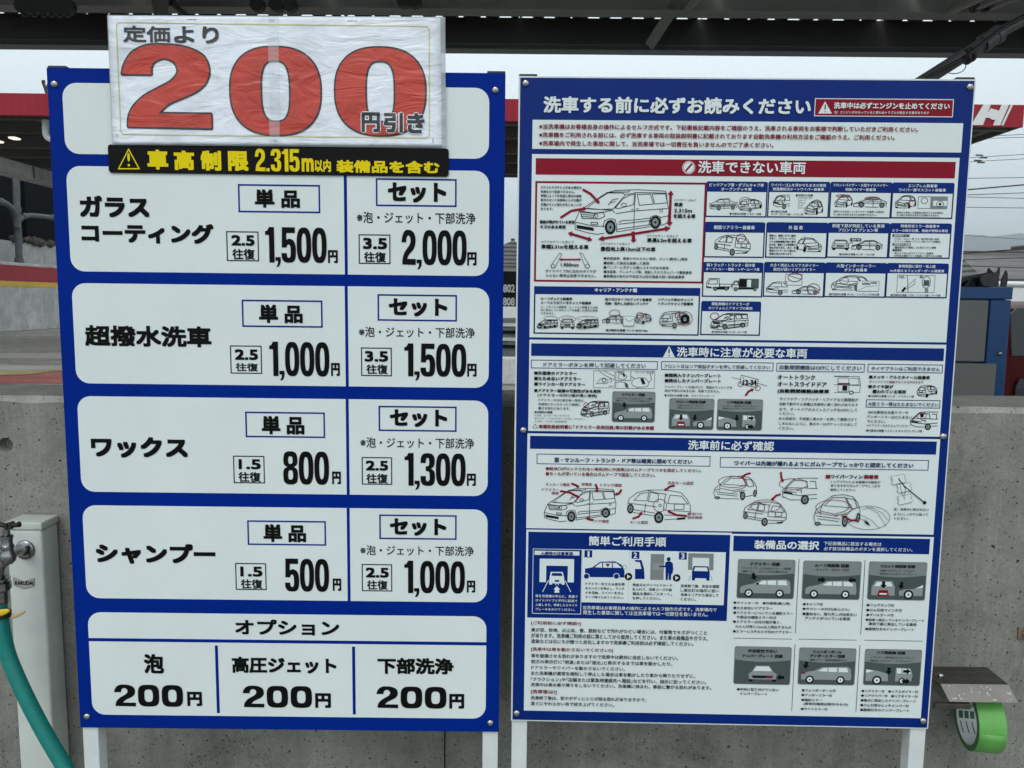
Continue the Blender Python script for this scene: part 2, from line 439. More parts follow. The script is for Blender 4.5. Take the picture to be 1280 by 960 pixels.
# ---- heavy numerals drawn as outlines in a unit box
def cr(pts):
    """closed outline; points are (x, y) smooth or (x, y, 1) corner"""
    k = next(i for i, p in enumerate(pts) if len(p) > 2); P = pts[k:]+pts[:k]+[pts[k]]
    out = []; seg = [P[0]]
    for p in P[1:]:
        seg.append(p)
        if len(p) > 2:
            if len(seg) == 2: out.append((seg[0][0], seg[0][1]))
            else: out += [(q.x, q.y) for q in smoothline([(a[0], a[1], 0) for a in seg], 5)[:-1]]
            seg = [p]
    return out
def sup(cx, cy, rx, ry, e=2.8, n=40):
    out = []
    for i in range(n):
        a = 2*math.pi*i/n; c, s_ = math.cos(a), math.sin(a)
        out.append((cx+rx*math.copysign(abs(c)**(2/e), c), cy+ry*math.copysign(abs(s_)**(2/e), s_)))
    return out
G2 = [(0, .645, 1), (.03, .76), (.12, .90), (.28, .985), (.48, 1.0), (.72, .975), (.92, .88), (.99, .72), (.96, .57), (.86, .46), (.70, .375), (.52, .29), (.395, .172, 1),
      (1, .172, 1), (1, 0, 1), (.045, .01, 1), (.06, .14), (.12, .26), (.24, .38), (.40, .475), (.56, .57), (.635, .68), (.60, .79), (.49, .84), (.38, .80), (.335, .73), (.33, .645, 1)]
G3 = [(0, .70, 1), (.03, .86), (.18, .97), (.47, 1.0), (.80, .97), (.96, .86), (.97, .70), (.90, .59), (.72, .525, 1), (.92, .46), (1, .32), (.97, .13), (.80, .02), (.50, 0), (.18, .03), (.03, .13), (0, .30, 1),
      (.36, .30, 1), (.38, .18), (.50, .14), (.62, .19), (.63, .32), (.58, .43), (.36, .455, 1), (.36, .60, 1), (.56, .62), (.60, .72), (.58, .82), (.49, .86), (.39, .82), (.36, .70, 1)]
G5 = [(.06, 1, 1), (.95, 1, 1), (.95, .84, 1), (.36, .84, 1), (.35, .635, 1), (.45, .67), (.62, .675), (.85, .62), (.98, .48), (1, .32), (.96, .13), (.80, .025), (.50, 0), (.20, .025), (.03, .13), (0, .27, 1),
      (.36, .27, 1), (.40, .17), (.50, .14), (.61, .18), (.64, .32), (.61, .47), (.50, .52), (.40, .49), (.36, .43, 1), (.03, .43, 1)]
G1 = [(.42, 1, 1), (1, 1, 1), (1, 0, 1), (.42, 0, 1), (.42, .78, 1), (0, .78, 1), (0, .885, 1), (.22, .90), (.42, 1, 1)]
GC = [(0, .62, 1), (0, 1, 1), (1, 1, 1), (1, .55), (.85, .25), (.55, 0, 1), (.12, 0, 1), (.42, .30), (.48, .62, 1)]
def glyph(ch, wide=False):
    if ch == '0': return [sup(.5, .5, .5, .5, 2.7 if not wide else 3.4), sup(.5, .5, .165 if not wide else .20, .335 if not wide else .285, 2.5 if not wide else 3)[::-1]]
    if ch == '8': return [cr([(.72, .53, 1), (.93, .60), (.98, .76), (.90, .93), (.70, .99), (.50, 1.0), (.30, .99), (.10, .93), (.02, .76), (.07, .60), (.28, .53, 1), (.05, .45), (0, .27), (.06, .09), (.25, .015), (.50, 0), (.75, .015), (.94, .09), (1, .27), (.95, .45)]),
                          sup(.5, .735, .15, .115)[::-1], sup(.5, .29, .165, .145)[::-1]]
    return [cr({'2': G2, '3': G3, '5': G5, '1': G1, ',': GC}[ch])]
def numeral(art, s_, rect, m_, gap=.06, dig=None, wide=False, commadrop=.12):
    """rect covers the digits (comma hangs below)"""
    u0, v0, u1, v1 = rect; H = v1-v0
    wt = {'1': .62, ',': .36, '.': .36}
    n = sum(wt.get(c, 1) for c in s_) + gap*(len(s_)-1); unit = (u1-u0)/n; x = u0
    for c in s_:
        w = wt.get(c, 1)*unit
        if c == ',': box = (x, v0-H*commadrop, x+w, v0+H*.155)
        elif c == '.': box = (x, v0, x+w*.9, v0+H*.14)
        else: box = (x, v0, x+w, v1)
        if c == '.': art.rect(box, m_)
        else:
            art.poly([[(box[0]+p[0]*(box[2]-box[0]), box[1]+p[1]*(box[3]-box[1])) for p in lp] for lp in glyph(c, wide)], m_)
        x += w + gap*unit

# ================================================================== the two boards
def make_board(B, name, label, m_panel, white_edge, screws):
    root = empty(name, B.base, B.yaw); tag(root, label, 'sign')
    bot = B.top-B.H
    bm = bmesh.new(); bx(bm, 0, B.W, 0, .003, bot, B.top, .0006, 1)
    panel = objbm('board_panel', bm, M['post'] if white_edge else m_panel, root)
    a = Art('blue_print', panel, .0002); e_ = .0022 if white_edge else .0006
    a.rect((e_, bot+e_, B.W-e_, B.top-e_), m_panel); a.build()
    for x in (0.0012, B.W-.0242):
        bm = bmesh.new(); bx(bm, x, x+.023, .0034, .0264, 0, B.top-.001, .0012)
        p = objbm('post', bm, M['post'], root)
        bm = bmesh.new(); bx(bm, x-.001, x+.024, .0024, .0274, B.top-.0008, B.top+.0036, .0012)
        objbm('post_cap', bm, M['cap'], p)
    for z in (bot+.15, B.top-.15):       # rear rails that the panel is screwed to
        bm = bmesh.new(); bx(bm, .025, B.W-.025, .0045, .0165, z, z+.02); objbm('rail', bm, M['post'], root)
    for px, py in screws:
        u, v = B.p(px, py)
        bm = bmesh.new()
        lathe(bm, [(.0050, 0), (.0049, -.0008), (.0041, -.0024), (.0026, -.0034), (.0010, -.0037), (.0008, -.0028), (0, -.0028)], (u, -.0003, v), 'y', 20)
        objbm('screw', bm, M['steel'], root, True, 40)
    return root, panel
lroot, lpanel = make_board(LB, 'price_board', 'blue board of car wash prices in white rounded panels, on two white posts', M['blue'], False,
    [(68.5, 105), (619.2, 112.5), (109, 895), (612.8, 903)])
rroot, rpanel = make_board(RB, 'instruction_board', 'white edged blue board crowded with car wash rules and vehicle drawings', M['blue2'], True,
    [(657.1, 104.1), (1212, 108.7), (654, 537.4), (1178.7, 545.2), (645.8, 891), (1153.5, 900.7)])
V0 = View(LB, 0, 0, 1)
def field(B, root, name, r, rad, m_, lay=.0004, corners=(1, 1, 1, 1), label=None):
    a = Art(name, root, lay, label); a.rrect(r, rad, m_, corners=corners); return a.build()

# ---- price board
V1 = View(LB, 80, 200, 2.327); V2 = View(LB, 80, 480, 2.327); V3 = View(LB, 80, 750, 2.207)
RD = .019
f0 = field(LB, lpanel, 'white_field', V0.rect(77.5, 103.5, 611, 198.7), RD, M['white'], label='blank white panel behind the paper poster')
rows = [
 (V1, (82.5, 207.4, 610.7, 345.2), [('ガラス', 45, 103, 250, 168), ('コーティング', 50, 182, 437, 245)], (506, 70, 746, 155), (555, 85, 687, 140),
  (472, 207, 568, 295), '2.5', (487, 218, 555, 250), (490, 258, 556, 290), '1,500', (585, 195, 765, 300), (768, 262, 797, 300),
  (907, 53, 1142, 137), (942, 65, 1112, 125), (852, 150, 1197, 187), (857, 216, 950, 303), '3.5', (870, 226, 940, 260), (873, 267, 937, 298), '2,000', (982, 203, 1171, 307), (1173, 268, 1200, 307)),
 (V1, (89.5, 353.8, 610.7, 484.9), [('超撥水洗車', 60, 480, 430, 545)], (517, 406, 753, 488), (567, 420, 695, 475),
  (483, 539, 577, 622), '2.5', (497, 550, 565, 582), (500, 590, 565, 615), '1,000', (597, 528, 773, 630), (777, 590, 803, 628),
  (912, 390, 1143, 470), (945, 402, 1115, 456), (858, 484, 1195, 518), (864, 545, 954, 629), '3.5', (875, 555, 943, 587), (880, 594, 942, 623), '1,500', (990, 533, 1170, 631), (1173, 592, 1200, 630)),
 (V2, (96.3, 495, 609.4, 620.1), [('ワックス', 78, 152, 362, 216)], (527, 80, 760, 157), (575, 92, 700, 147),
  (492, 208, 585, 289), '1.5', (508, 218, 573, 248), (508, 255, 573, 285), '800', (637, 195, 772, 293), (780, 254, 806, 291),
  (915, 63, 1142, 139), (948, 73, 1115, 126), (862, 154, 1193, 188), (866, 212, 955, 293), '2.5', (878, 222, 943, 252), (880, 260, 942, 289), '1,300', (991, 200, 1168, 297), (1172, 260, 1198, 296)),
 (V2, (102.8, 631.3, 608.6, 752.9), [('シャンプー', 92, 462, 442, 525)], (533, 396, 763, 470), (580, 407, 705, 460),
  (498, 520, 590, 599), '1.5', (513, 530, 578, 560), (515, 567, 578, 595), '500', (642, 507, 772, 604), (782, 565, 807, 601),
  (917, 379, 1142, 453), (948, 390, 1112, 442), (862, 468, 1192, 500), (866, 523, 955, 603), '2.5', (878, 533, 945, 563), (882, 570, 942, 598), '1,000', (990, 513, 1166, 609), (1172, 571, 1196, 606)),
]
for i, (V, fr, names, b1, t1, b2, n2, t2, t3, pr1, p1, y1, b3, t4, t5, b4, n4, t6, t7, pr2, p2, y2) in enumerate(rows):
    fr_ = V0.rect(*fr)
    fo = field(LB, lpanel, 'white_field', fr_, RD, M['white'], label='white panel priced %s円 and %s円' % (pr1, pr2))
    a = Art('divider', fo, .0007); u = LB.p(432.3 + i*1.2, (fr[1]+fr[3])/2)[0]; a.rect((u-.0021, fr_[1], u+.0021, fr_[3]), M['blue']); a.build()
    for b, w, m_ in ((b1, .0022, 'blue'), (b3, .0022, 'blue'), (b2, .0015, 'ink'), (b4, .0015, 'ink')):
        a = Art('price_frame', fo, .0007); a.frame(V.rect(*b), w, M[m_]); a.build()
    a = Art('price_number', fo, .0010); numeral(a, pr1, V.rect(*p1), M['black']); a.build()
    a = Art('price_number', fo, .0010); numeral(a, pr2, V.rect(*p2), M['black']); a.build()
    g = TG('nm%d' % i, fo, .0010)
    for s_, *r in names: T(g, V, s_, *r, 'black', .040 if '撥' in s_ else .052, 4)
    g = TG('ds%d' % i, fo, .0010)
    T(g, V, '単 品', *t1, 'black', .042, 3); T(g, V, 'セット', *t4, 'black', .052, 3)
    T(g, V, '※泡・ジェット・下部洗浄', *t5, 'black', .008, 3)
    T(g, V, '往復', *t3, 'black', .026, 3); T(g, V, '往復', *t7, 'black', .026, 3)
    T(g, V, n2, *t2, 'black', .055, 4); T(g, V, n4, *t6, 'black', .055, 4)
    T(g, V, '円', *y1, 'black', .045, 3); T(g, V, '円', *y2, 'black', .045, 3)
# option panel
fr_ = V0.rect(109.5, 765, 607, 898.2)
fo = field(LB, lpanel, 'white_field', fr_, RD, M['white'], label='white panel of three options at 200円 each')
a = Art('divider', fo, .0007); v = V3.p(600, 114)[1]; a.rect((fr_[0], v-.0026, fr_[2], v+.0023), M['blue'])
for x, y0, y1 in ((424, 125, 311), (800.5, 128, 315)):
    q0 = V3.p(x-2, y0); q1 = V3.p(x+1, y1); u = (q0[0]+q1[0])/2; a.rect((u-.0022, q1[1], u+.0022, q0[1]), M['blue'])
a.build()
g = TG('opt', fo, .0010)
T(g, V3, 'オプション', 472, 52, 760, 98, 'black', .038, 4); T(g, V3, '泡', 220, 148, 277, 202, 'black', .038, 3)
T(g, V3, '高圧ジェット', 463, 155, 752, 203, 'black', .042, 3); T(g, V3, '下部洗浄', 865, 158, 1075, 205, 'black', .042, 3)
for nr, yr in (((138, 232, 330, 294), (340, 252, 382, 292)), ((493, 235, 685, 297), (693, 256, 737, 297)), ((862, 237, 1055, 299), (1063, 258, 1104, 299))):
    a = Art('price_number', fo, .0010); numeral(a, '200', V3.rect(*nr), M['black'], .12, wide=True); a.build()
    T(g, V3, '円', *yr, 'black', .055, 3)

# ---- black height limit sticker and crinkled poster, taped over the board: things of their own
PV = View(LB, 130, 15, 4.465); PV2 = View(LB, 340, 15, 4.465)
sroot = empty('height_limit_sticker', LB.base, LB.yaw); tag(sroot, 'black strip with yellow height limit lettering and warning triangle, across the price board', 'sticker')
r = V0.rect(135.8, 181, 561, 221.3)
bm = bmesh.new()
pts = rpts(r, .004); f = [bm.verts.new((p[0], -.0026, p[1])) for p in pts]; bk = [bm.verts.new((p[0], -.0014, p[1])) for p in pts]
bm.faces.new(f); bm.faces.new(bk[::-1])
for i in range(len(f)): j = (i+1) % len(f); bm.faces.new((f[i], bk[i], bk[j], f[j]))
sb = objbm('sticker_sheet', bm, M['sticker'], sroot)
a = Art('warning_triangle', sb, .0029)
tri = [PV.p(143, 762), PV.p(207, 880), PV.p(82, 880)]
def inset(t, k):
    cx = sum(p[0] for p in t)/3; cy = sum(p[1] for p in t)/3; return [(cx+(p[0]-cx)*k, cy+(p[1]-cy)*k) for p in t]
a.poly([tri, inset(tri, .84)[::-1]], M['yellow'])
q = PV.p(143, 812); a.ell(q[0], q[1], .0018, .0060, M['yellow'], n=14); q = PV.p(144, 857); a.ell(q[0], q[1], .0017, .0017, M['yellow'], n=12); a.build()
g = TG('stk', sb, .0029)
for ch, *rr in (('車', 245, 770, 365, 882), ('高', 393, 775, 510, 885), ('制', 543, 776, 660, 888), ('限', 695, 778, 812, 890)): T(g, PV, ch, *rr, 'yellow', .05, 3)
a = Art('height_number', sb, .0029)
q0 = PV.p(845, 765); q1 = PV2.p(158, 893); numeral(a, '2.315', (q0[0], q1[1], q1[0], q0[1]), M['yellow'], .10); a.build()
T(g, PV2, 'm', 168, 818, 236, 893, 'yellow', .05, 4); T(g, PV2, '以内', 240, 825, 332, 895, 'yellow', .03, 3)
T(g, PV2, '装備品を含む', 362, 828, 935, 905, 'yellow', .045, 3)

proot = empty('discount_poster', LB.base, LB.yaw); tag(proot, 'crinkled laminated paper poster with a huge red 200 above the price board', 'poster')
def sheet(name, corners, y, m_, parent, amp, n=46, thick=.0004):
    """a slightly wavy sheet of paper between four measured corners"""
    bm = bmesh.new(); tl, tr, br, bl = corners; g_ = []
    for j in range(n+1):
        row = []
        for i in range(n+1):
            s_, t_ = i/n, j/n
            u = (tl[0]*(1-s_)+tr[0]*s_)*(1-t_) + (bl[0]*(1-s_)+br[0]*s_)*t_
            v = (tl[1]*(1-s_)+tr[1]*s_)*(1-t_) + (bl[1]*(1-s_)+br[1]*s_)*t_
            d = amp*(math.sin(9*u*6+2*math.sin(14*v*5)) * .4 + math.sin(41*v+17*u) * .4)
            row.append(bm.verts.new((u, y+d, v)))
        g_.append(row)
    for j in range(n):
        for i in range(n): bm.faces.new((g_[j][i], g_[j][i+1], g_[j+1][i+1], g_[j+1][i]))
    o = objbm(name, bm, m_, parent, True)
    md = o.modifiers.new('thickness', 'SOLIDIFY'); md.thickness = thick; md.offset = 0
    return o
film = sheet('laminate_film', [V0.p(136.3, 20.5), V0.p(557, 22.8), V0.p(557.8, 185), V0.p(142.6, 182)], -.0049, M['film'], proot, .00012, thick=.0003)
paper = sheet('paper_sheet', [V0.p(138, 21.8), V0.p(551, 24), V0.p(553, 183.3), V0.p(144, 180.6)], -.0056, M['paper'], proot, .00015)
a = Art('yellow_border', paper, .0062)
q0 = PV.p(78, 65); q1 = PV2.p(883, 712); a.frame((q0[0], q1[1], q1[0], q0[1]), .0013, M['pap_yel'], .006); a.build()
def outlined(rect, ch, inner=None):
    u0, v0, u1, v1 = rect
    if ch == '2': L = [cr(G2)]
    else: L = [sup(.5, .5, .5, .5, 2.45, 64), sup(inner[0], inner[1], inner[2], inner[3], 2.9, 48)[::-1]]
    L = [[(u0+p[0]*(u1-u0), v0+p[1]*(v1-v0)) for p in lp] for lp in L]
    a = Art('red_numeral_outline', paper, .0063)
    for i in range(16):
        an = 2*math.pi*i/16; a.poly([[(p[0]+.0024*math.cos(an), p[1]+.0024*math.sin(an)) for p in lp] for lp in L], M['pap_black'])
    a.build()
    a = Art('red_numeral', paper, .0067); a.poly(L, M['pap_red']); a.build()
outlined(PV.rect(108, 189, 610, 655), '2')
IN0 = (.5, .5, .168, .355)
outlined((PV.p(705, 0)[0], PV.p(0, 672)[1]-.0016, PV2.p(270, 0)[0], PV.p(0, 194)[1]), '0', IN0)
outlined((PV2.p(355, 0)[0], PV2.p(0, 685)[1], PV2.p(857, 0)[0], PV2.p(0, 201)[1]), '0', IN0)
g = TG('post1', paper, .0066)
T(g, PV, '定価', 118, 85, 382, 180, 'pap_black', .030, 4); T(g, PV, 'より', 400, 88, 652, 185, 'pap_black', .036, 4)
g = TG('post2', paper, .0070, name='lettering_outline'); GROUPS[g]['fat'] = 1
for ch, x0, y0, x1, y1 in (('円', 505, 566, 608, 678), ('引', 628, 568, 735, 680), ('き', 758, 570, 855, 685)):
    T(g, PV2, ch, x0-5, y0-5, x1+5, y1+5, 'paper', .095, 3)
g = TG('post3', paper, .0073)
for ch, x0, y0, x1, y1 in (('円', 505, 566, 608, 678), ('引', 628, 568, 735, 680), ('き', 758, 570, 855, 685)):
    T(g, PV2, ch, x0, y0, x1, y1, 'pap_black', .045, 3)
a = Art('fold_mark', paper, .0062)
for V_, x, y in ((PV, 478, 49), (PV, 492, 49), (PV, 506, 49), (PV, 518, 50), (PV, 935, 54), (PV, 948, 54), (PV2, 430, 57), (PV2, 445, 57), (PV2, 458, 57), (PV2, 472, 58), (PV2, 15, 720), (PV2, 25, 720)):
    a.rect(V_.rect(x, y, x+8, y+4), M['pap_black'])
a.rect(PV.rect(84, 684, 87, 708), M['pap_black']); a.rect(PV2.rect(900, 712, 903, 736), M['pap_black']); a.build()
# the seam of clear tape down the middle of the poster
sheet('tape_strip', [V0.p(337, 23.5), V0.p(350, 23.5), V0.p(352, 182), V0.p(339, 182)], -.00775, M['glare'], proot, .0001, 12, .0002)

# ================================================================== instruction board
A_ = View(RB, 640, 90, 4.267); B_ = View(RB, 930, 90, 4.267); C_ = View(RB, 655, 215, 4.57); D_ = View(RB, 870, 215, 4.57)
E_ = View(RB, 1030, 215, 4.57); F_ = View(RB, 655, 420, 7.382); G_ = View(RB, 815, 420, 7.382); H_ = View(RB, 965, 420, 5.689)
I_ = View(RB, 655, 540, 4.83); J_ = View(RB, 890, 540, 4.267); K_ = View(RB, 655, 660, 4.923); L_ = View(RB, 645, 765, 4.74); N_ = View(RB, 905, 660, 3.918)
R0 = View(RB, 0, 0, 1)
def rr2(Va, xa, ya, Vb, xb, yb):
    a = Va.p(xa, ya); b = Vb.p(xb, yb); return (a[0], b[1], b[0], a[1])
def T2(g, s_, Va, xa, ya, Vb, xb, yb, m_='ink', bold=.02, res=2):
    TEXTS.append((g, s_, rr2(Va, xa, ya, Vb, xb, yb), M[m_], bold, res, 0))
def sec(r, label, m_='white2', rad=0): return field(RB, rpanel, 'white_field', r, rad, M[m_], .0005, label=label)

# line drawings: items (kind, ...) in source coordinates, placed into any rectangle
LW = .00062
def W_(*p): return ('w', p)
D = {}
D['van'] = ((295, 98, 822, 362), [
 ('l', [(297, 332), (295, 285), (320, 225), (345, 205), (400, 165), (470, 117), (520, 103), (640, 98), (800, 105), (806, 118), (812, 170), (822, 215), (818, 290), (778, 305)]),
 ('l', [(720, 312), (530, 345)]), ('l', [(462, 354), (420, 360), (370, 352), (297, 332)]),
 ('l', [(360, 208), (430, 150), (478, 118), (560, 118), (576, 128), (510, 210), (440, 215), (360, 208)]),
 ('l', [(345, 205), (365, 212), (505, 218), (520, 235)]), ('l', [(520, 205), (560, 152), (600, 130), (628, 125), (622, 185), (540, 208), (520, 205)]),
 ('l', [(642, 125), (715, 122), (735, 180), (655, 188), (642, 125)]), ('l', [(725, 122), (800, 120), (812, 172), (742, 180), (725, 122)]),
 ('l', [(576, 128), (640, 114), (804, 116)]), ('l', [(632, 112), (628, 200), (628, 330)]), ('l', [(525, 238), (620, 222), (815, 205)]),
 ('l', [(540, 290), (560, 278), (620, 275), (722, 262)]), ('l', [(540, 300), (722, 276)]), ('l', [(775, 258), (818, 248)]), ('l', [(528, 330), (722, 300)]),
 ('l', [(325, 232), (405, 238), (398, 268), (335, 268), (325, 232)]), ('l', [(328, 244), (402, 249)]), ('l', [(330, 256), (400, 260)]),
 ('l', [(395, 238), (455, 232), (462, 255), (430, 270), (400, 268)]), ('e', 415, 252, 10, 12), ('l', [(320, 225), (400, 236), (455, 230), (505, 218)]),
 ('l', [(298, 290), (400, 312), (465, 312)]), ('f', 'ink', [(303, 306), (400, 322), (402, 340), (306, 326)]), ('l', [(385, 290), (425, 292), (420, 305), (388, 303), (385, 290)]),
 ('w', 495, 318, 31, 42), ('w', 748, 287, 30, 37), ('l', [(452, 318), (462, 280), (490, 268), (520, 272), (532, 310), (530, 345)]), ('l', [(712, 300), (720, 256), (748, 245), (775, 256), (780, 300)]),
 ('e', 568, 186, 16, 11), ('e', 779, 218, 9, 11), ('f', 'ink', [(610, 212), (622, 210), (622, 214), (610, 216)]), ('f', 'ink', [(638, 209), (652, 207), (652, 211), (638, 213)]),
 ('l', [(480, 190), (500, 160), (535, 150)]), ('l', [(490, 175), (520, 168)]), ('l', [(470, 118), (520, 112), (590, 112), (600, 100)])])
D['hatch'] = ((12, 232, 237, 367), [
 ('l', [(20, 350), (12, 325), (20, 298), (50, 275), (72, 252), (100, 236), (150, 232), (195, 240), (218, 262), (233, 290), (236, 330)]),
 ('l', [(20, 350), (60, 357), (145, 357)]), ('l', [(60, 278), (98, 244), (160, 244), (182, 284), (60, 278)]), ('l', [(165, 246), (205, 252), (220, 285), (192, 290), (165, 246)]),
 ('l', [(50, 275), (40, 300), (110, 312), (160, 300), (182, 284)]), ('l', [(22, 320), (140, 332)]), ('l', [(30, 332), (135, 342)]), ('l', [(15, 312), (38, 305), (45, 316)]), ('l', [(110, 322), (145, 312), (150, 322)]),
 ('l', [(178, 345), (215, 335)]), ('w', 163, 340, 14, 24), ('w', 226, 325, 9, 20), ('w', 32, 352, 14, 8), ('l', [(150, 330), (155, 310), (175, 312)])])
D['rear'] = ((620, 345, 1003, 550), [
 ('l', [(628, 440), (636, 402), (682, 365), (742, 348), (850, 345), (942, 360), (978, 400), (1000, 440), (1002, 490), (960, 522), (850, 530)]),
 ('l', [(662, 488), (790, 508)]), ('l', [(665, 412), (700, 372), (752, 360), (742, 415), (665, 412)]), ('l', [(762, 360), (810, 372), (806, 420), (750, 418), (762, 360)]),
 ('l', [(865, 430), (877, 377), (945, 382), (985, 430), (865, 430)]), ('l', [(905, 432), (962, 432), (962, 465), (905, 465), (905, 432)]), ('l', [(740, 348), (790, 362), (860, 372)]),
 ('l', [(665, 470), (790, 490)]), ('l', [(735, 430), (728, 490)]), ('l', [(845, 470), (1000, 478)]), ('l', [(845, 500), (985, 505)]), ('l', [(850, 372), (840, 470)]),
 ('w', 645, 465, 20, 30), ('w', 815, 517, 28, 36), ('f', 'ink', [(920, 518), (975, 512), (970, 526), (925, 530)]), ('l', [(630, 430), (800, 450)])])
D['onebox'] = ((375, 240, 557, 385), [
 ('l', [(382, 352), (378, 312), (395, 292), (430, 252), (470, 243), (557, 243)]), ('l', [(398, 296), (436, 256), (500, 258), (506, 296), (398, 296)]), ('l', [(506, 298), (557, 298)]),
 ('l', [(515, 260), (545, 260), (550, 296)]), ('l', [(382, 345), (420, 362), (470, 362)]), ('l', [(520, 355), (557, 352)]), ('l', [(380, 325), (470, 338), (557, 330)]),
 ('f', 'ink', [(383, 315), (430, 324), (430, 334), (385, 326)]), ('w', 495, 360, 21, 26), ('l', [(450, 310), (475, 308), (475, 325)]), ('l', [(400, 296), (390, 312), (450, 322)])])
D['pickup'] = ((78, 148, 236, 225), [
 ('l', [(82, 212), (79, 182), (108, 172), (130, 153), (185, 149), (205, 170), (235, 172), (234, 200), (225, 208)]), ('l', [(148, 212), (195, 208)]), ('l', [(82, 212), (112, 216)]),
 ('l', [(115, 172), (134, 157), (158, 156), (158, 172), (115, 172)]), ('l', [(163, 156), (182, 155), (194, 171), (163, 172)]), ('f', 'grey2', [(84, 186), (150, 182), (230, 178), (230, 196), (150, 202), (84, 205)]),
 ('w', 130, 208, 13, 15), ('w', 210, 205, 11, 14), ('f', 'ink', [(84, 190), (108, 194), (108, 200), (84, 196)]), ('l', [(160, 173), (160, 206)])])
D['truck'] = ((60, 605, 200, 682), [
 ('l', [(62, 666), (60, 636), (74, 608), (130, 608), (133, 662)]), ('l', [(68, 640), (80, 615), (120, 615), (120, 640), (68, 640)]), ('l', [(134, 640), (200, 640), (200, 655), (134, 655), (134, 640)]),
 ('f', 'ink', [(95, 657), (190, 657), (186, 672), (100, 672)]), ('w', 110, 668, 11, 12), ('w', 172, 666, 11, 12), ('f', 'ink', [(62, 652), (90, 658), (90, 666), (62, 662)])])
D['boxtruck'] = ((208, 606, 355, 684), [
 ('l', [(210, 668), (208, 640), (220, 622), (243, 622), (246, 665)]), ('f', 'grey', [(246, 608), (355, 608), (355, 664), (246, 662)]), ('f', 'white2', [(290, 615), (312, 615), (312, 658), (290, 656)]),
 ('f', 'ink', [(246, 612), (285, 612), (285, 656), (246, 656)]), ('l', [(214, 645), (222, 628), (240, 628), (240, 645), (214, 645)]), ('w', 228, 670, 11, 12), ('w', 335, 668, 10, 12), ('f', 'ink', [(240, 662), (330, 662), (330, 670), (240, 672)])])
D['front'] = ((48, 385, 140, 446), [
 ('l', [(50, 435), (50, 412), (64, 388), (124, 388), (138, 412), (138, 435), (50, 435)]), ('l', [(60, 410), (68, 393), (120, 393), (128, 410), (60, 410)]), ('f', 'ink', [(70, 418), (116, 418), (112, 426), (74, 426)]),
 ('f', 'ink', [(52, 436), (68, 436), (68, 445), (52, 445)]), ('f', 'ink', [(120, 436), (136, 436), (136, 445), (120, 445)]), ('l', [(45, 432), (143, 432)]), ('e', 60, 420, 6, 5), ('e', 128, 420, 6, 5)])
D['sport'] = ((168, 138, 355, 212), [
 ('l', [(170, 202), (170, 182), (212, 167), (245, 148), (300, 144), (338, 164), (354, 172), (350, 200)]), ('l', [(222, 168), (250, 152), (310, 152), (326, 168), (222, 168)]), ('l', [(232, 202), (310, 205)]),
 ('l', [(275, 152), (280, 200)]), ('w', 213, 188, 17, 18), ('w', 328, 190, 15, 17), ('l', [(170, 182), (230, 178), (350, 178)]), ('l', [(172, 200), (196, 202)])])
def flatten(items): return items
def draw(a, key, V, x0, y0, x1, y1, lw=LW, flip=False):
    lw *= 1.35; (sx0, sy0, sx1, sy1), items = D[key]; u0, v0, u1, v1 = V.rect(x0, y0, x1, y1)
    def t(p):
        s_ = (p[0]-sx0)/(sx1-sx0); s_ = 1-s_ if flip else s_
        return (u0+s_*(u1-u0), v1-(p[1]-sy0)/(sy1-sy0)*(v1-v0))
    kx = (u1-u0)/(sx1-sx0); ky = (v1-v0)/(sy1-sy0)
    for it in items:
        if it[0] == 'l': a.line([t(p) for p in it[1]], lw, M['ink'])
        elif it[0] == 'f': a.poly([t(p) for p in it[2]], M[it[1]])
        elif it[0] == 'e': c = t((it[1], it[2])); a.ell(c[0], c[1], it[3]*kx, it[4]*ky, M['ink'], lw*.8, 14)
        elif it[0] == 'w':
            c = t((it[1], it[2])); a.ell(c[0], c[1], it[3]*kx, it[4]*ky, M['ink'], n=18)
            if it[3]*kx > .0022: a.ell(c[0], c[1], it[3]*kx*.62, it[4]*ky*.66, M['grey2'], n=14); a.ell(c[0], c[1], it[3]*kx*.2, it[4]*ky*.2, M['ink'], n=8)
def ring(a, V, x0, y0, x1, y1, m_='dred', w=.0008):
    r = V.rect(x0, y0, x1, y1); a.ell((r[0]+r[2])/2, (r[1]+r[3])/2, (r[2]-r[0])/2, (r[3]-r[1])/2, M[m_], w, 24)
def arrow(a, V, pts, w0, hw, hl, m_='dred', both=False):
    """arrow along measured points; head at the last one"""
    P = [Vector(V.p(*p)) for p in pts]; d = (P[-1]-P[-2]).normalized(); n = Vector((-d.y, d.x))
    body = P[:-1] + [P[-1]-d*hl*.8]
    if both:
        d0 = (P[0]-P[1]).normalized(); n0 = Vector((-d0.y, d0.x)); body[0] = P[0]-d0*hl*.8
        a.poly([P[0], P[0]-d0*hl+n0*hw, P[0]-d0*hl-n0*hw], M[m_])
    a.line(body, w0, M[m_]); a.poly([P[-1], P[-1]-d*hl+n*hw, P[-1]-d*hl-n*hw], M[m_])

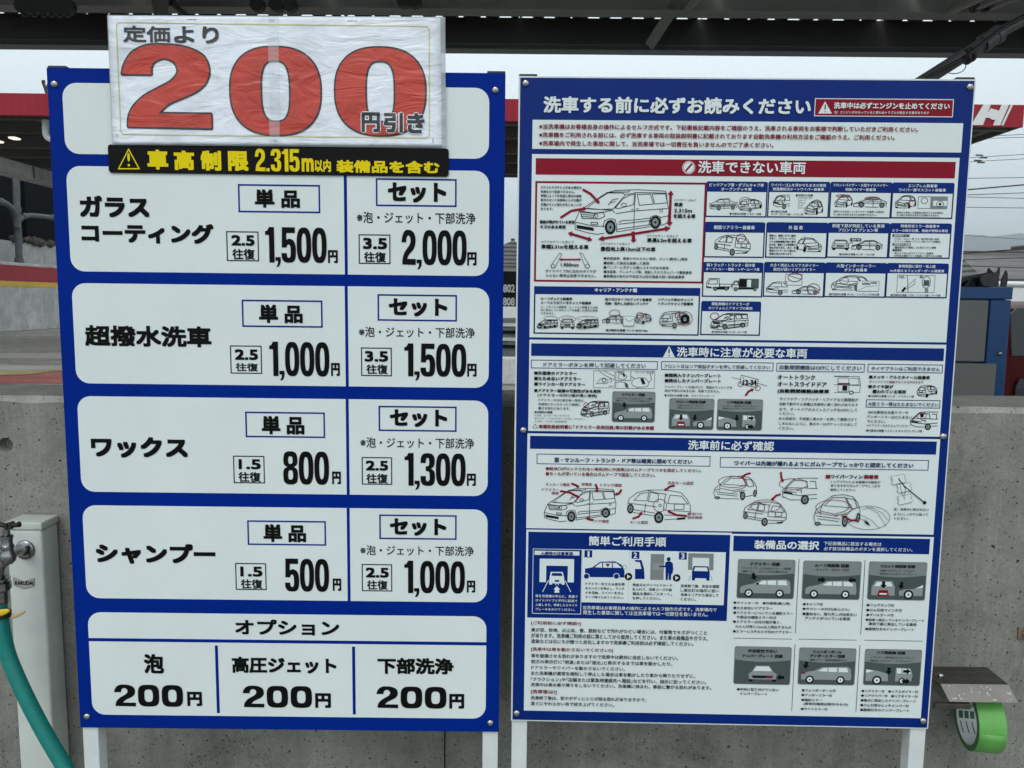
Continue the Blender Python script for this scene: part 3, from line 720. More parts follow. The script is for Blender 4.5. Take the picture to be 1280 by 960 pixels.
# title
g = TG('title', rpanel); T2(g, '洗車する前に必ずお読みください', A_, 168, 137, B_, 352, 224, 'white2', .034, 3)
a = Art('warning_plate', rpanel, .0005, 'dark red plate telling drivers to stop the engine'); r = B_.rect(378, 140, 1112, 242); a.rect(r, M['white2']); a.rect((r[0]+.001, r[1]+.001, r[2]-.001, r[3]-.001), M['dred'])
t_ = [B_.p(432, 157), B_.p(468, 222), B_.p(395, 222)]; a.poly(t_, M['white2']); q = B_.p(432, 188); a.ell(q[0], q[1], .0009, .0042, M['ink'], n=10); q = B_.p(432, 213); a.ell(q[0], q[1], .0009, .0009, M['ink'], n=8)
wp = a.build(); g = TG('stop', wp)
T(g, B_, '洗車中は必ずエンジンを止めてください', 478, 163, 1092, 202, 'white2', .03); T(g, B_, '注）エンジンがかかっていると思わぬトラブルが発生する事があります', 478, 208, 983, 228, 'white2', .01)
# notes
fo = sec(rr2(A_, 110, 255, B_, 1157, 430), 'white strip with three red lines of notes'); g = TG('notes', fo)
T2(g, '※当洗車機はお客様自身の操作によるセルフ方式です。下記看板記載内容をご確認のうえ、洗車される車両をお客様で判断していただきご利用ください。', A_, 145, 282, B_, 925, 318, 'redtx', .022)
T2(g, '※洗車機をご利用される前には、必ず洗車する車両の取扱説明書に記載されております自動洗車機の利用方法をご確認のうえ、ご利用ください。', A_, 145, 326, B_, 800, 361, 'redtx', .022)
T2(g, '※洗車場内で発生した事故に関して、当洗車場では一切責任を負いませんのでご了承ください。', A_, 145, 370, B_, 155, 402, 'redtx', .022)
# big section: vehicles that cannot be washed
fb = sec((A_.p(107, 438)[0], R0.p(1183, 428)[1], R0.p(1183, 428)[0]-.0004, A_.p(107, 438)[1]), 'white section under the red band')
a = Art('red_band', fb, .0008); a.rect(rr2(A_, 127, 460, B_, 1122, 568), M['dred'])
q = A_.p(942, 510); a.ell(q[0], q[1], .0087, .0087, M['white2'], .0008, 28); a.ell(q[0], q[1], .0071, .0071, M['white2'], n=28); a.line([(q[0]-.0042, q[1]-.0050), (q[0]+.0042, q[1]+.0050)], .0026, M['dred']); rb_ = a.build()
g = TG('band1', rb_); T2(g, '洗車できない車両', A_, 992, 480, B_, 325, 540, 'white2', .022, 3)
a = Art('red_frame', fb, .0008); a.frame(C_.rect(65, 52, 1022, 637), .0027, M['dred']); a.build()
a = Art('minivan_drawing', fb, .0009); draw(a, 'van', C_, 295, 98, 822, 362)
arrow(a, C_, [(335, 100), (380, 125), (432, 182)], .0032, .0032, .005); arrow(a, C_, [(208, 262), (270, 222), (358, 208)], .0032, .0032, .005)
arrow(a, C_, [(838, 105), (830, 312)], .0034, .0044, .006, both=True); arrow(a, C_, [(250, 348), (390, 390)], .0034, .0040, .006, both=True)
arrow(a, C_, [(422, 385), (838, 320)], .0032, .0040, .008, both=True); arrow(a, C_, [(622, 340), (626, 405)], .0046, .0044, .0045)
for p in ([(205, 462), (155, 532), (160, 548), (178, 545), (215, 470), (205, 462)], [(318, 462), (348, 540), (362, 552), (376, 540), (330, 462), (318, 462)]): a.line([C_.p(*q) for q in p], .0006, M['ink'])
ring(a, C_, 152, 525, 178, 550, 'ink', .0006); ring(a, C_, 348, 525, 376, 550, 'ink', .0006)
arrow(a, C_, [(202, 500), (325, 500)], .0020, .0022, .003, both=True); a.build()
g = TG('vanbox', fb)
for s_, *rr in (('ガラスにキズやヒビがある場合は', 95, 80, 328, 98), ('危険なので洗車できません。', 95, 105, 290, 122), ('季節によって外気温と車内の温度', 95, 128, 328, 146), ('差が大きいと洗車時に小さな傷び', 95, 152, 328, 170),
    ('石傷からヒビ割れが生じることが', 95, 178, 328, 196), ('あります。', 95, 203, 165, 218)): T(g, C_, s_, *rr, 'ink', .028)
for s_, *rr in (('塗装が剥がれている車両', 90, 275, 288, 297), ('キズのある車両', 92, 303, 238, 325), ('車幅2.31mを超える車', 98, 415, 368, 440), ('最低地上高13cm以下の車', 437, 428, 750, 453), ('車長5.2mを超える車', 702, 378, 957, 404),
    ('車高', 857, 175, 905, 198), ('2.315m', 857, 210, 958, 233), ('を超える車', 853, 240, 978, 265), ('1.950mm', 210, 520, 312, 541)): T(g, C_, s_, *rr, 'ink', .04)
for rr in ((100, 392, 285, 407), (437, 403, 605, 418), (703, 358, 878, 373), (857, 154, 983, 168)): T(g, C_, '※アクセサリーも含んで', *rr, 'ink', .01)
for s_, *rr in (('ガイドパイプ内に左右のタイヤが', 122, 556, 412, 577), ('入らない車両は洗車できません。', 122, 582, 410, 603), ('■再塗装車、塗装のやわらかい車両、マット(艶消し)塗装', 455, 487, 932, 506), ('■破損した部品を装着した車両', 455, 512, 713, 530),
    ('■バンパーとボディの間にスキマがある車両', 455, 537, 825, 556), ('■改造車、ドレスアップ車、突起したカスタムパーツ類装着車', 455, 562, 957, 582), ('■装備品の取付が不安定又は取付強度の弱い部品装着車', 455, 588, 915, 607)): T(g, C_, s_, *rr, 'ink', .022)
# carrier panel
a = Art('blue_frame', fb, .0008); r = C_.rect(58, 652, 997, 935); a.frame(r, .0019, M['navy']); a.rect((r[0], C_.p(58, 697)[1], r[2], r[3]), M['blue2']); cf = a.build()
g = TG('carr', cf); T(g, C_, 'キャリア・アンテナ類', 403, 664, 645, 687, 'white2', .03)
for s_, *rr in (('ルーフボックス装着車', 95, 715, 275, 732), ('ルーフより出ているキャリア装着車', 95, 738, 383, 756), ('貼り付けタイプのアンテナ装着車', 463, 718, 728, 738), ('収納・取外し出来ないアンテナ', 463, 742, 710, 761),
    ('リアハッチ部のキャリア', 767, 720, 965, 739), ('トランクキャリア装着車', 767, 743, 965, 762), ('●代表的な車種 ベンツ BMW Mini', 467, 896, 705, 913)): T(g, C_, s_, *rr, 'ink', .035)
for s_, *rr in (('ルーフボックス装着車・ルーフより荷重または荷', 95, 765, 420, 779), ('台に突出しているキャリアを装着した車両は洗車', 95, 782, 420, 797), ('できません。', 95, 800, 175, 815)): T(g, C_, s_, *rr, 'ink', .015)
a = Art('carrier_car_drawing', cf, .0010)
draw(a, 'van', C_, 75, 842, 193, 898, .0005); ring(a, C_, 112, 822, 192, 850, 'ink', .0006); draw(a, 'front', C_, 208, 835, 288, 898, .0005); ring(a, C_, 198, 820, 296, 858, 'redtx', .0006)
draw(a, 'van', C_, 300, 840, 425, 898, .0005); ring(a, C_, 300, 822, 422, 850, 'ink', .0006); draw(a, 'sport', C_, 447, 810, 580, 870, .0005); ring(a, C_, 485, 785, 548, 828)
a.rect(C_.rect(565, 822, 628, 880), M['white2']); a.frame(C_.rect(565, 822, 628, 880), .0005, M['ink']); a.line([C_.p(575, 835), C_.p(600, 855), C_.p(622, 840)], .0006, M['ink'])
draw(a, 'rear', C_, 635, 808, 727, 870, .0005, True); ring(a, C_, 640, 800, 682, 836); draw(a, 'rear', C_, 775, 795, 945, 893, .0006, True); ring(a, C_, 875, 795, 960, 878)
ring(a, C_, 892, 812, 942, 868, 'ink', .004); a.build()
# small cells
def cell(V, x0, y0, x1, y1, hy, heads, label):
    r = V.rect(x0, y0, x1, y1); r = (r[0]+.0004, r[1]+.0003, r[2]-.0004, r[3]-.0003); a = Art('blue_cell', fb, .0008, label); a.rrect(r, .0028, M['navy'], corners=(0, 0, 1, 1))
    hv = V.p(x0, hy)[1]; a.rect((r[0]+.0018, r[1]+.0018, r[2]-.0018, hv), M['white2'])
    a.rrect((r[0]+.0004, hv+.0002, r[2]-.0004, r[3]-.0004), .0026, M['blue2'], corners=(0, 0, 1, 1))
    o = a.build(); g = TG('cell_%d' % len(GROUPS), o)
    for s_, *rr in heads: T(g, V, s_, *rr, 'white2', .018)
    return o, g, Art('vehicle_drawing', o, .0011)
o, g, a = cell(D_, 57, 52, 403, 262, 113, [('ピックアップ車・ダブルキャブ車', 75, 65, 385, 86), ('オープンデッキ車', 142, 90, 315, 109)], 'cell with a pickup and an open deck car')
draw(a, 'pickup', D_, 78, 150, 235, 222, .0005); draw(a, 'rear', D_, 243, 155, 375, 228, .0005, True); ring(a, D_, 247, 143, 313, 190, 'redtx', .0006); a.build(); T(g, D_, '●代表的な車種 トヨタ・bB等', 190, 233, 370, 246, 'ink', .02)
o, g, a = cell(D_, 412, 52, 757, 265, 115, [('ワイパーゴムを浮かせたままの車両', 428, 66, 740, 87), ('雨滴感知式オートワイパー装着車', 437, 90, 728, 109)], 'cell about raised wiper rubbers')
draw(a, 'onebox', D_, 440, 130, 535, 212, .0005); ring(a, D_, 450, 133, 505, 188, 'ink', .0007); draw(a, 'hatch', D_, 622, 165, 722, 248, .0005); ring(a, D_, 660, 158, 715, 212, 'ink', .0007); a.line([D_.p(455, 180), D_.p(495, 140)], .0006, M['ink']); a.line([D_.p(668, 175), D_.p(706, 195)], .0006, M['ink']); a.build()
for s_, *rr in (('●代表的な車種', 427, 221, 518, 232), ('ホンダ・ゼスト 日産・リバティ等', 427, 236, 610, 248), ('●代表的な車種', 568, 128, 665, 140), ('ランドクルーザー', 580, 144, 665, 154), ('クルード', 580, 158, 622, 167), ('プラド', 580, 172, 622, 182), ('マーチ', 580, 186, 610, 196), ('ウィッシュ', 580, 200, 625, 210)): T(g, D_, s_, *rr, 'ink', .02)
o, g, a = cell(D_, 48, 283, 388, 493, 345, [('側面リアミラー装着車', 100, 305, 333, 330)], 'cell with a van and its side rear mirror')
draw(a, 'rear', D_, 103, 360, 308, 478, .0006); ring(a, D_, 230, 353, 283, 403, 'redtx', .0009); a.build()
o, g, a = cell(D_, 400, 285, 745, 495, 347, [('外 国 車', 527, 307, 607, 331)], 'cell about imported cars')
draw(a, 'hatch', D_, 575, 375, 715, 462, .0006, True); a.line([D_.p(617, 366), D_.p(622, 382)], .0005, M['ink']); a.build()
for i, s_ in enumerate(('構造上、接触しやすい箇所', 'が多く、ドアミラーやアン', 'テナの格納機能が無い車が', 'ある為、接触による破損等の', '恐れがあります。また、外', '国車のワイパーやドア部分は', '破損の恐れがあります。')): T(g, D_, s_, 417, 357+17.3*i, 568 if i < 6 else 548, 370+17.3*i, 'ink', .03)
o, g, a = cell(D_, 38, 512, 378, 718, 573, [('軽トラック・トラック・保冷車', 60, 522, 335, 543), ('オープンカー・幌車・レザールーフ車', 55, 546, 360, 566)], 'cell with a flatbed truck and a box truck')
draw(a, 'truck', D_, 60, 605, 200, 682, .0006); draw(a, 'boxtruck', D_, 208, 606, 355, 684, .0006); a.build()
o, g, a = cell(D_, 387, 512, 730, 718, 575, [('大きく突出したリアスポイラー', 422, 523, 697, 544), ('取付が弱いリアスポイラー', 440, 547, 680, 567)], 'cell about rear spoilers')
draw(a, 'onebox', D_, 400, 625, 522, 702, .0005); draw(a, 'sport', D_, 548, 645, 702, 705, .0005); ring(a, D_, 632, 636, 705, 700, 'redtx'); a.frame(D_.rect(510, 582, 603, 648), .0005, M['ink']); ring(a, D_, 523, 575, 603, 628, 'redtx', .0009); a.line([D_.p(532, 592), D_.p(595, 612)], .0006, M['ink']); a.build()
o, g, a = cell(D_, 28, 735, 365, 937, 795, [('運転席側のドアミラーが', 87, 744, 302, 764), ('カリフォルニアタイプの車両', 70, 768, 320, 788)], 'cell with a van whose door mirror is circled')
draw(a, 'van', D_, 85, 805, 295, 903, .0006); ring(a, D_, 80, 802, 130, 845, 'redtx', .0009); a.build(); T(g, D_, '●代表的な車種 マツダ・ボンゴ等', 88, 906, 288, 921, 'ink', .02)
o, g, a = cell(E_, 35, 55, 380, 268, 118, [('フロントバイザー・大型サイドバイザー', 50, 67, 363, 87), ('特殊バイザー装着車', 120, 92, 293, 111)], 'cell about front and side visors')
draw(a, 'hatch', E_, 62, 133, 160, 205, .0005); draw(a, 'sport', E_, 168, 140, 355, 210, .0005); r = E_.rect(65, 128, 148, 146); a.ell((r[0]+r[2])/2, (r[1]+r[3])/2, (r[2]-r[0])/2, (r[3]-r[1])/2, M['redtx'], .001); ring(a, E_, 230, 140, 315, 163, 'redtx', .001); a.build()
T(g, E_, '車両よりはみ出しているバイザーを装着した車両は', 52, 221, 342, 233, 'ink', .02); T(g, E_, '引っ掛かる恐れがあるため洗車できません。', 52, 238, 298, 251, 'ink', .02)
o, g, a = cell(E_, 388, 58, 732, 270, 122, [('エンブレム装着車', 478, 70, 643, 90), ('ワイパー部マスコット装着車', 425, 94, 692, 114)], 'cell about emblems and wiper mascots')
draw(a, 'hatch', E_, 407, 133, 522, 212, .0006); ring(a, E_, 480, 160, 520, 198); a.frame(E_.rect(537, 140, 608, 210), .0005, M['ink']); ring(a, E_, 552, 146, 590, 182, 'ink', .0006); a.rect(E_.rect(608, 140, 700, 212), M['grey2']); a.rect(E_.rect(622, 165, 698, 195), M['white2']); ring(a, E_, 640, 165, 680, 203, 'ink', .0008); ring(a, E_, 652, 176, 668, 192, 'ink', .002); a.build()
T(g, E_, '車体から突出した装飾品を取付けてある車両は', 412, 227, 677, 239, 'ink', .02); T(g, E_, '引っ掛かる恐れがあるため洗車できません。', 412, 242, 657, 254, 'ink', .02)
o, g, a = cell(E_, 20, 287, 365, 495, 348, [('前面下部が突起している車両', 45, 298, 342, 319), ('フロントオプション等', 80, 322, 305, 343)], 'cell about low front options')
draw(a, 'front', E_, 45, 385, 140, 448, .0006); draw(a, 'sport', E_, 158, 383, 330, 452, .0006); a.line([E_.p(135, 420), E_.p(155, 395), E_.p(165, 430)], .0006, M['ink']); a.rrect(E_.rect(147, 378, 210, 396), .0015, M['ink']); T(g, E_, '前面下部', 155, 381, 203, 393, 'white2', .02); a.build(); T(g, E_, '●代表的な車種 ホンダ・バモス等', 85, 464, 285, 478, 'ink', .02)
o, g, a = cell(E_, 375, 290, 717, 498, 350, [('特殊形状ミラー装着車や', 435, 301, 655, 320), ('ミラーの取付位置、格納が特殊な車両', 387, 326, 703, 346)], 'cell of text about unusual mirrors')
for rr in ((390, 356, 485, 371), (390, 407, 492, 421), (390, 439, 440, 453)): a.rect(E_.rect(*rr), M['ink'])
a.build()
for s_, m_, *rr in (('補助確認ミラー', 'white2', 396, 359, 480, 368), ('特殊形状の車種', 'white2', 396, 410, 486, 418), ('その他', 'white2', 395, 441, 436, 450), ('・スズキ・ジムニー等 ミラー取付部の高い車両', 'ink', 392, 376, 653, 389), ('・ミラーレス車両(ドアミラー部にカメラ搭載車)', 'ink', 392, 392, 662, 405),
    ('・運転席側など確認しても見えづらい車種', 'ink', 392, 425, 635, 438), ('・地上より90cm以下のドアミラー装着車', 'ink', 392, 458, 620, 470), ('・社外品の補助ミラーを装着して走行される車種', 'ink', 392, 473, 668, 486)): T(g, E_, s_, *rr, m_, .02)
o, g, a = cell(E_, 5, 515, 350, 720, 577, [('大型インタークーラー', 70, 527, 290, 547), ('ダクト装着車', 113, 550, 243, 570)], 'cell about large intercooler ducts')
draw(a, 'hatch', E_, 42, 590, 255, 682, .0006); a.rect(E_.rect(188, 622, 310, 683), M['white2']); a.frame(E_.rect(188, 622, 310, 683), .0005, M['ink']); a.line([E_.p(195, 675), E_.p(240, 655), E_.p(305, 650)], .0005, M['ink']); a.rrect(E_.rect(215, 632, 262, 646), .001, M['grey2']); a.rrect(E_.rect(265, 628, 300, 640), .001, M['grey2']); ring(a, E_, 85, 600, 140, 640, 'redtx', .0006); a.build()
T(g, E_, '●代表的な車種 スバル・インプレッサWRX等', 27, 692, 312, 706, 'ink', .02)
o, g, a = cell(E_, 357, 518, 700, 723, 578, [('車両側面に取付・地上高', 423, 530, 632, 549), ('1mを超えるフェンダーポール装着車', 375, 555, 682, 575)], 'cell about tall fender poles')
a.frame(E_.rect(418, 588, 627, 690), .0005, M['ink']); a.line([E_.p(475, 590), E_.p(478, 690)], .0007, M['ink']); a.line([E_.p(445, 680), E_.p(520, 610), E_.p(515, 640), E_.p(470, 670)], .0006, M['ink']); a.poly([E_.p(440, 678), E_.p(458, 655), E_.p(468, 665), E_.p(448, 688)], M['ink'])
r = E_.rect(560, 595, 605, 665); a.ell((r[0]+r[2])/2, (r[1]+r[3])/2, (r[2]-r[0])/2, (r[3]-r[1])/2, M['ink'], .0007); a.rect(E_.rect(568, 618, 598, 650), M['grey']); a.rect(E_.rect(575, 665, 592, 686), M['grey2'])
a.build(); T(g, E_, '●代表的な車種 トヨタ・イスト 日産・マーチ等', 378, 697, 660, 711, 'ink', .02); T(g, E_, 'NG', 428, 593, 455, 606, 'ink', .02); T(g, E_, '図2', 545, 593, 565, 606, 'ink', .02)

# ---- section: vehicles that need care
fc = sec((R0.p(661.8, 426.5)[0], R0.p(1174.4, 545.8)[1], R0.p(1174.4, 545.8)[0], H_.p(1235, 62)[1]), 'white section on vehicles that need care')
a = Art('blue_band', fc, .0008); a.rect(rr2(F_, 67, 67, H_, 1217, 178), M['blue2'])
a.poly([G_.p(156, 92), G_.p(212, 197), G_.p(100, 197)], M['white2']); q = G_.p(156, 140); a.ell(q[0], q[1], .0010, .0042, M['ink'], n=10); q = G_.p(156, 180); a.ell(q[0], q[1], .0010, .0010, M['ink'], n=8); bb = a.build()
g = TG('care', bb); T2(g, '洗車時に注意が必要な車両', G_, 228, 107, H_, 245, 153, 'white2', .022, 3)
a = Art('heading_frame', fc, .0008)
for V, rr in ((F_, (65, 218, 1232, 312)), (G_, (85, 232, 1117, 325)), (H_, (32, 190, 655, 260)), (H_, (680, 197, 1210, 265)), (H_, (668, 450, 1192, 515))): a.frame(V.rect(*rr), .0010, M['navy'])
a.build(); g = TG('care_h', fc)
for V, s_, *rr in ((F_, 'ドアミラーボタンを押して回避してください', 180, 245, 1122, 292), (G_, 'フロント又はリア突起ボタンを押して回避してください', 110, 260, 1085, 305), (H_, '自動開閉機能はOFFにしてください', 52, 207, 632, 243),
    (H_, 'タイヤブラシはご利用できません', 703, 215, 1190, 250), (H_, '大型ミラー等はたたまないでください', 680, 467, 1177, 503)): T(g, V, s_, *rr, 'navy', .022)
g = TG('care_1', fc)
for s_, b_, *rr in (('■外国車のドアミラー', .04, 95, 325, 485, 360), ('■たためないドアミラー', .04, 95, 375, 525, 410), ('■ウインカー付ドアミラー', .04, 95, 427, 563, 460), ('■ドアミラー破損の可能性がある車両', .04, 95, 487, 708, 523), ('(ドアミラーの付け根が長い車両)', .03, 125, 530, 672, 567),
    ('ドアミラーの付け根が長い車両は、', .015, 133, 577, 560, 606), ('洗車時に引っかかったり破損に', .015, 133, 615, 520, 643), ('繋がる恐れがあります。', .015, 133, 652, 425, 680), ('●代表的な車種', .03, 97, 690, 262, 712), ('トヨタ：ルーミー タンク ライズ', .01, 97, 722, 420, 742), ('ダイハツ：トール ロッキー スバル：ジャスティ', .01, 97, 750, 560, 771), ('スズキ：ハスラー(2020年式)', .01, 97, 777, 393, 798)): T(g, F_, s_, *rr, 'ink', b_)
T(g, F_, '車種取扱説明書に｢ドアミラー洗浄回避｣等の記載がある車種', 135, 815, 1197, 866, 'redtx', .03)
a = Art('mirror_sketch', fc, .0009)
a.frame(F_.rect(642, 317, 837, 480), .0005, M['ink']); a.frame(F_.rect(848, 317, 1203, 487), .0005, M['ink'])
for L_s in ([(690, 320), (760, 370), (835, 400)], [(735, 320), (835, 372)], [(665, 440), (700, 400), (735, 385), (770, 400), (775, 430), (740, 440), (700, 435), (665, 440)], [(780, 400), (800, 395), (812, 412), (795, 430)], [(780, 465), (820, 460)],
             [(848, 410), (985, 410), (985, 320)], [(865, 385), (880, 350), (920, 345), (950, 370), (935, 398), (880, 395), (865, 385)], [(992, 430), (1010, 395), (1060, 385), (1115, 385), (1150, 430), (1140, 465), (1050, 475), (1000, 455), (992, 430)], [(985, 370), (1020, 390)], [(1150, 430), (1175, 400), (1165, 345)], [(850, 430), (900, 420), (950, 440)]):
    a.line([F_.p(*q) for q in L_s], .0006, M['ink'])
ring(a, F_, 718, 385, 755, 430, 'ink', .0009); a.poly([F_.p(1072, 392), F_.p(1098, 388), F_.p(1120, 440), F_.p(1092, 445)], M['ink']); a.poly([F_.p(905, 348), F_.p(920, 346), F_.p(935, 372), F_.p(920, 376)], M['ink']); a.poly([F_.p(925, 425), F_.p(955, 440), F_.p(965, 480), F_.p(935, 470)], M['grey'])
a.build(); a = Art('minivan_drawing', fc, .0009); draw(a, 'van', F_, 527, 597, 785, 750, .0006); ring(a, F_, 548, 612, 598, 662, 'redtx'); ring(a, F_, 678, 615, 740, 685, 'redtx'); a.build(); a = Art('warning_triangle', fc, .0009)
a.line([F_.p(*q) for q in ((102, 810), (125, 848), (80, 848), (102, 810))], .0006, M['ink']); a.build()
g = TG('care_1b', fc)
T(g, F_, '運転席', 860, 322, 925, 340, 'ink', .01); T(g, F_, 'ウインカー出口等', 1025, 325, 1195, 345, 'ink', .01)
g = TG('care_2', fc)
for s_, b_, *rr in (('■図柄入りナンバープレート', .04, 117, 345, 632, 382), ('■突出したナンバープレート', .04, 117, 395, 632, 430), ('ナンバープレートを曲げたり、表面のラッピングを', .015, 117, 455, 738, 486), ('剥がす恐れがあるため、洗車できません。', .015, 117, 490, 627, 522), ('●代表的な車種 日産：スカイラインクーペ', .02, 113, 537, 573, 560)): T(g, G_, s_, *rr, 'ink', b_)
a = Art('number_plate_sketch', fc, .0009)
a.line([G_.p(732, 380), G_.p(820, 402)], .0006, M['ink']); a.line([G_.p(978, 437), G_.p(1062, 460)], .0006, M['ink'])
a.line([G_.p(*q) for q in ((822, 360), (980, 400), (965, 478), (812, 440), (822, 360))], .0007, M['ink']); ring(a, G_, 790, 418, 838, 468, 'redtx'); ring(a, G_, 948, 455, 1000, 505, 'redtx')
for q in ((842, 385), (955, 410)): q = G_.p(*q); a.ell(q[0], q[1], .0009, .0009, M['ink'], n=8)
arrow(a, G_, [(860, 552), (890, 510), (940, 488)], .0030, .0030, .004); a.build()
g2 = TG('plate', fc); T(g2, G_, '12-34', 838, 402, 962, 455, 'ink', .05)
g = TG('care_3', fc)
for s_, b_, *rr in (('オートトランク', .03, 38, 275, 303, 310), ('オートスライドドア', .03, 38, 325, 385, 360), ('(自動開閉機能)装着車', .04, 38, 375, 403, 411), ('サイドドア・リアハッチ・リアドアなど開閉部が', .015, 52, 437, 610, 463), ('自動で動作する車種は洗車時に開く恐れがあります', .015, 52, 472, 607, 498),
    ('ので、オートドアのメインスイッチをOFFにして', .015, 50, 510, 603, 536), ('ください。', .015, 50, 540, 157, 562), ('また洗車中、不用意に車のキーを押して開閉させて', .015, 48, 575, 600, 603), ('しまわないように、車のキーはポケットから出して', .015, 48, 610, 600, 638), ('ください。', .015, 47, 643, 152, 667)): T(g, H_, s_, *rr, 'ink', b_)
a = Art('sliding_door_sketch', fc, .0009)
for q_ in ([(440, 285), (620, 288), (628, 345), (622, 400), (580, 402)], [(440, 400), (540, 402)], [(468, 298), (545, 298), (545, 395), (468, 395), (468, 298)], [(555, 300), (612, 300), (618, 345), (550, 347)], [(440, 345), (625, 352)]): a.line([H_.p(*q) for q in q_], .0006, M['ink'])
a.rect(H_.rect(470, 333, 552, 345), M['redtx']); a.rect(H_.rect(500, 352, 532, 388), M['ink']); q = H_.p(562, 402); a.ell(q[0], q[1], .0034, .0028, M['ink'], .0012); a.rect(H_.rect(440, 282, 545, 290), M['grey'])
a.build(); a = Art('car_drawing', fc, .0009); draw(a, 'rear', H_, 1033, 350, 1172, 438, .0006, True); a.build(); a = Art('van_drawing', fc, .0009); draw(a, 'onebox', H_, 983, 535, 1172, 668, .0007); ring(a, H_, 1028, 538, 1095, 592, 'redtx'); a.poly([H_.p(1050, 555), H_.p(1078, 550), H_.p(1075, 575), H_.p(1055, 580)], M['ink']); a.build()
g = TG('care_4', fc)
for s_, b_, m_, *rr in (('■メッキ・アルミホイール装着車', .035, 'ink', 688, 277, 1118, 308), ('ガイドパイプと接触するとキズが付きます', .02, 'redtx', 688, 315, 1073, 337), ('■タイヤ部が', .035, 'ink', 683, 345, 858, 373), ('覆われている車両', .035, 'ink', 712, 380, 948, 410), ('●代表的な車種 ホンダ・インサイト等', .02, 'ink', 682, 417, 1005, 438),
    ('1BOX車両の大型ミラーや', .02, 'ink', 680, 530, 965, 554), ('アンダーミラーはたたまない', .02, 'ink', 673, 562, 990, 588), ('でください。', .02, 'ink', 673, 595, 803, 618), ('※ドアミラーのみたたんでください', .01, 'ink', 673, 625, 972, 648), ('●代表的な車種 ハイエース キャラバン ボンゴ等', .02, 'ink', 667, 660, 1062, 686)): T(g, H_, s_, *rr, m_, b_)

